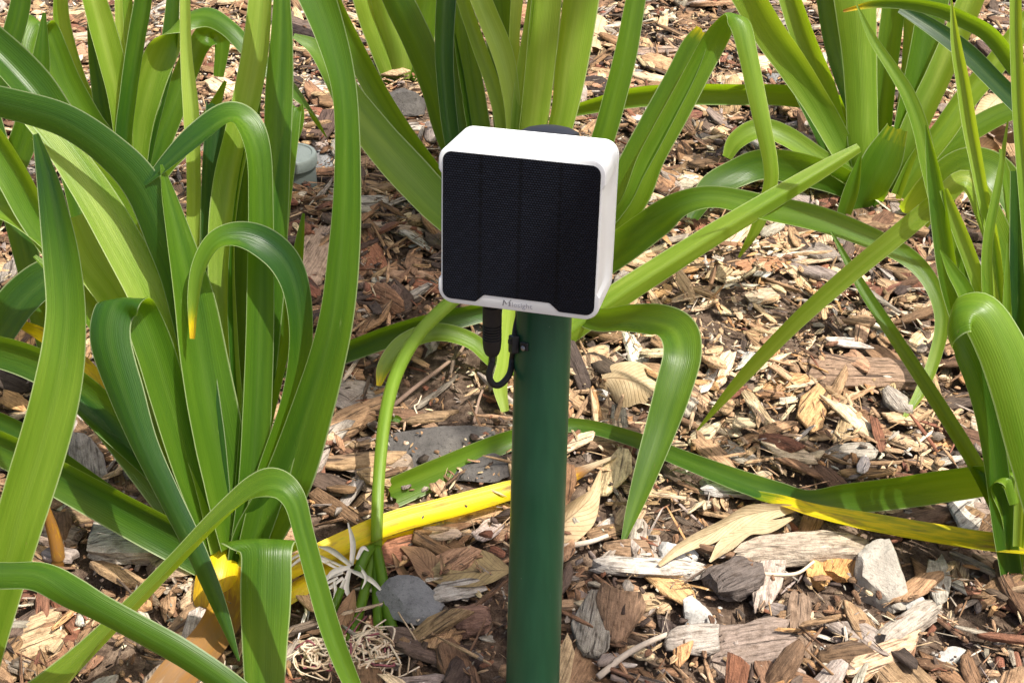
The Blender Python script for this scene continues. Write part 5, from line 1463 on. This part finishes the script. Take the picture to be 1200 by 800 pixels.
for i, (x, y, a, lab) in enumerate(((1160, 158, 20, 'crumpled brown dead leaf, uppermost of the heap at right'), (1185, 172, -30, 'crumpled brown dead leaf at the right end of the heap'), (1120, 172, 50, 'crumpled brown dead leaf at the left end of the heap at right'), (1155, 182, -10, 'crumpled brown dead leaf, lowest of the heap at right'))):
    c, s = math.cos(math.radians(a)), math.sin(math.radians(a))
    dry_leaf('dead_leaf', [(x + k * 16 * c, y - k * 16 * s, y + 14 + 5 * abs(k)) for k in (-1.4, -.5, .4, 1.3)], 34, DRY_BROWN, lab, ch=0.5, roll=12 * (i - 1), wave=0.5, wprof=[.2, 1, .9, .2])
dry_leaf('dead_leaf', [(460, 648, 672), (470, 668, 690), (480, 682, 702), (492, 690, 708)], 12, DRY_BROWN, 'narrow curled brown leaf scrap right of the flower stalk', ch=0.7, roll=0, wave=0.2)
dry_leaf('dead_leaf', [(415, 690, 715), (408, 712, 732), (400, 735, 748), (396, 758, 762)], 22, DRY_BROWN, 'withered brown flower bract behind the white petals', ch=0.6, roll=0, wave=0.2)
dry_leaf('dead_leaf', [(455, 492, 505), (462, 490, 505), (468, 492, 505), (472, 499, 507)], 9, LEAF, 'tiny yellow leaf scrap on the soil right of the flower stalk', ch=0.4, roll=0)
for a_ in bpy.data.objects[-1:]: pass

# grey-green round cap of a buried pipe
CAPM = mat_plain('grey_green_plastic', (0.12, 0.14, 0.13), 0.6, 0.4, 60, 0.25, 0.3)
capb = gp(346, 212)
pc = empty('pipe_cap', capb)
bpy.context.view_layer.update()
tag(pc, 'grey green round pipe cap in the mulch behind the tall left blades', 'cap')
R_ = PX(25, 200)
lathe(pc, capb - NG * 0.01, NG, [(0, R_), (0.035, R_), (0.036, R_ * .97)], 'pipe', CAPM, 32)
lathe(pc, capb + NG * 0.026, NG, [(0, R_ * 1.0), (0, R_ * 1.10), (0.012, R_ * 1.10), (0.0145, R_ * 1.04), (0.0150, R_ * .9), (0.0135, R_ * .86), (0.0135, 0.001)], 'lid', CAPM, 32)

# ------------------------------------------------------------------ unseen tree added behind the camera, its leaf clumps placed to shade the post
BARK = mat_plain('tree_bark', (0.16, 0.12, 0.09), 0.9, 0.2, 90, 0.4, 0.8)


def mat_tree_leaf(name):
    m, nt = new_mat(name); t = NT(nt)
    oi = t.n('NewGeometry').outputs['Random Per Island']
    c = t.ramp(oi, [(0, (0.035, 0.075, 0.015)), (0.6, (0.06, 0.115, 0.02)), (1, (0.09, 0.14, 0.03))])
    p = t.principled(c, 0.45, 0.4)
    tr = t.n('BsdfTranslucent'); tr.inputs[0].default_value = (0.10, 0.18, 0.02, 1)
    ms = t.n('MixShader'); ms.inputs[0].default_value = 0.25
    t.link(p.outputs[0], ms.inputs[1]); t.link(tr.outputs[0], ms.inputs[2])
    t.out(ms.outputs[0])
    return m


TREE_BASE = Vector((1.65, -0.95, -0.95 * TS - 0.02))
tree = empty('added_shade_tree', TREE_BASE)
bpy.context.view_layer.update()
tag(tree, 'unseen young tree added behind the camera, its two leafy boughs placed to shade the post', 'tree')
tube(tree, [(TREE_BASE, .055), (TREE_BASE + Vector((.03, .0, .9)), .047), (TREE_BASE + Vector((-.02, .04, 1.9)), .038), (TREE_BASE + Vector((-.08, .10, 2.5)), .028)], 'trunk', BARK, 14)
kn = TREE_BASE + Vector((-.08, .10, 2.48))
rt_ = random.Random(3)
V, Fc = [], []
for (gx_, gy_, sx_, sy_, nl, up_) in ((-0.03, 1.01, 0.12, 0.13, 620, 2.9), (-0.17, 1.60, 0.14, 0.30, 950, 3.15)):
    CR = Vector((gx_, gy_, gy_ * TS)) + SUN_DIR * up_  # added leaf clump, set sunward of the patch it is to shade
    tube(tree, [(kn, .024), (kn.lerp(CR, .45) + Vector((.05, -.02, .08)), .016), (CR + Vector((0.03, -.08, .02)), .010), (CR + Vector((-.05, .12, .03)), .005)], 'bough', BARK, 10)
    for k in range(8):
        b0 = CR + Vector((.02, -.1 + .02 * k, .015)); a_ = k * 0.8
        tube(tree, [(b0, .005), (b0 + Vector((math.cos(a_) * sx_ * .5, math.sin(a_) * sy_ * .5, .03)), .0035), (b0 + Vector((math.cos(a_) * sx_ * .95, math.sin(a_) * sy_ * .95, .01)), .0015)], 'twig', BARK, 6)
    for k in range(nl):
        while True:
            q = Vector((rt_.uniform(-1, 1), rt_.uniform(-1, 1), rt_.uniform(-1, 1)))
            if q.length < 1: break
        sc_ = 1 + 0.22 * mnoise.noise(q * 2.3 + Vector((4, 1, 7)))          # uneven outline
        p = CR + Vector((q.x * sx_ * sc_, q.y * sy_ * sc_, q.z * 0.10))
        d1 = Vector((rt_.gauss(0, 1), rt_.gauss(0, 1), rt_.gauss(0, .5))).normalized()
        n1 = Vector((rt_.gauss(0, .5), rt_.gauss(0, .5), 1)).normalized()
        e = d1.cross(n1).normalized()
        L_, W_ = rt_.uniform(.045, .075), rt_.uniform(.016, .026)
        b = len(V)
        nn = e.cross(d1) * 0.006
        V += [p - d1 * L_ / 2, p - e * W_ * .8 - d1 * L_ * .1 + nn, p - e * W_ * .6 + d1 * L_ * .22 + nn, p + d1 * L_ / 2, p + e * W_ * .6 + d1 * L_ * .22 + nn, p + e * W_ * .8 - d1 * L_ * .1 + nn]
        Fc += [(b, b + 1, b + 2, b + 3), (b, b + 3, b + 4, b + 5)]
mesh_obj('crown', V, Fc, mat_tree_leaf('tree_leaf'), tree)
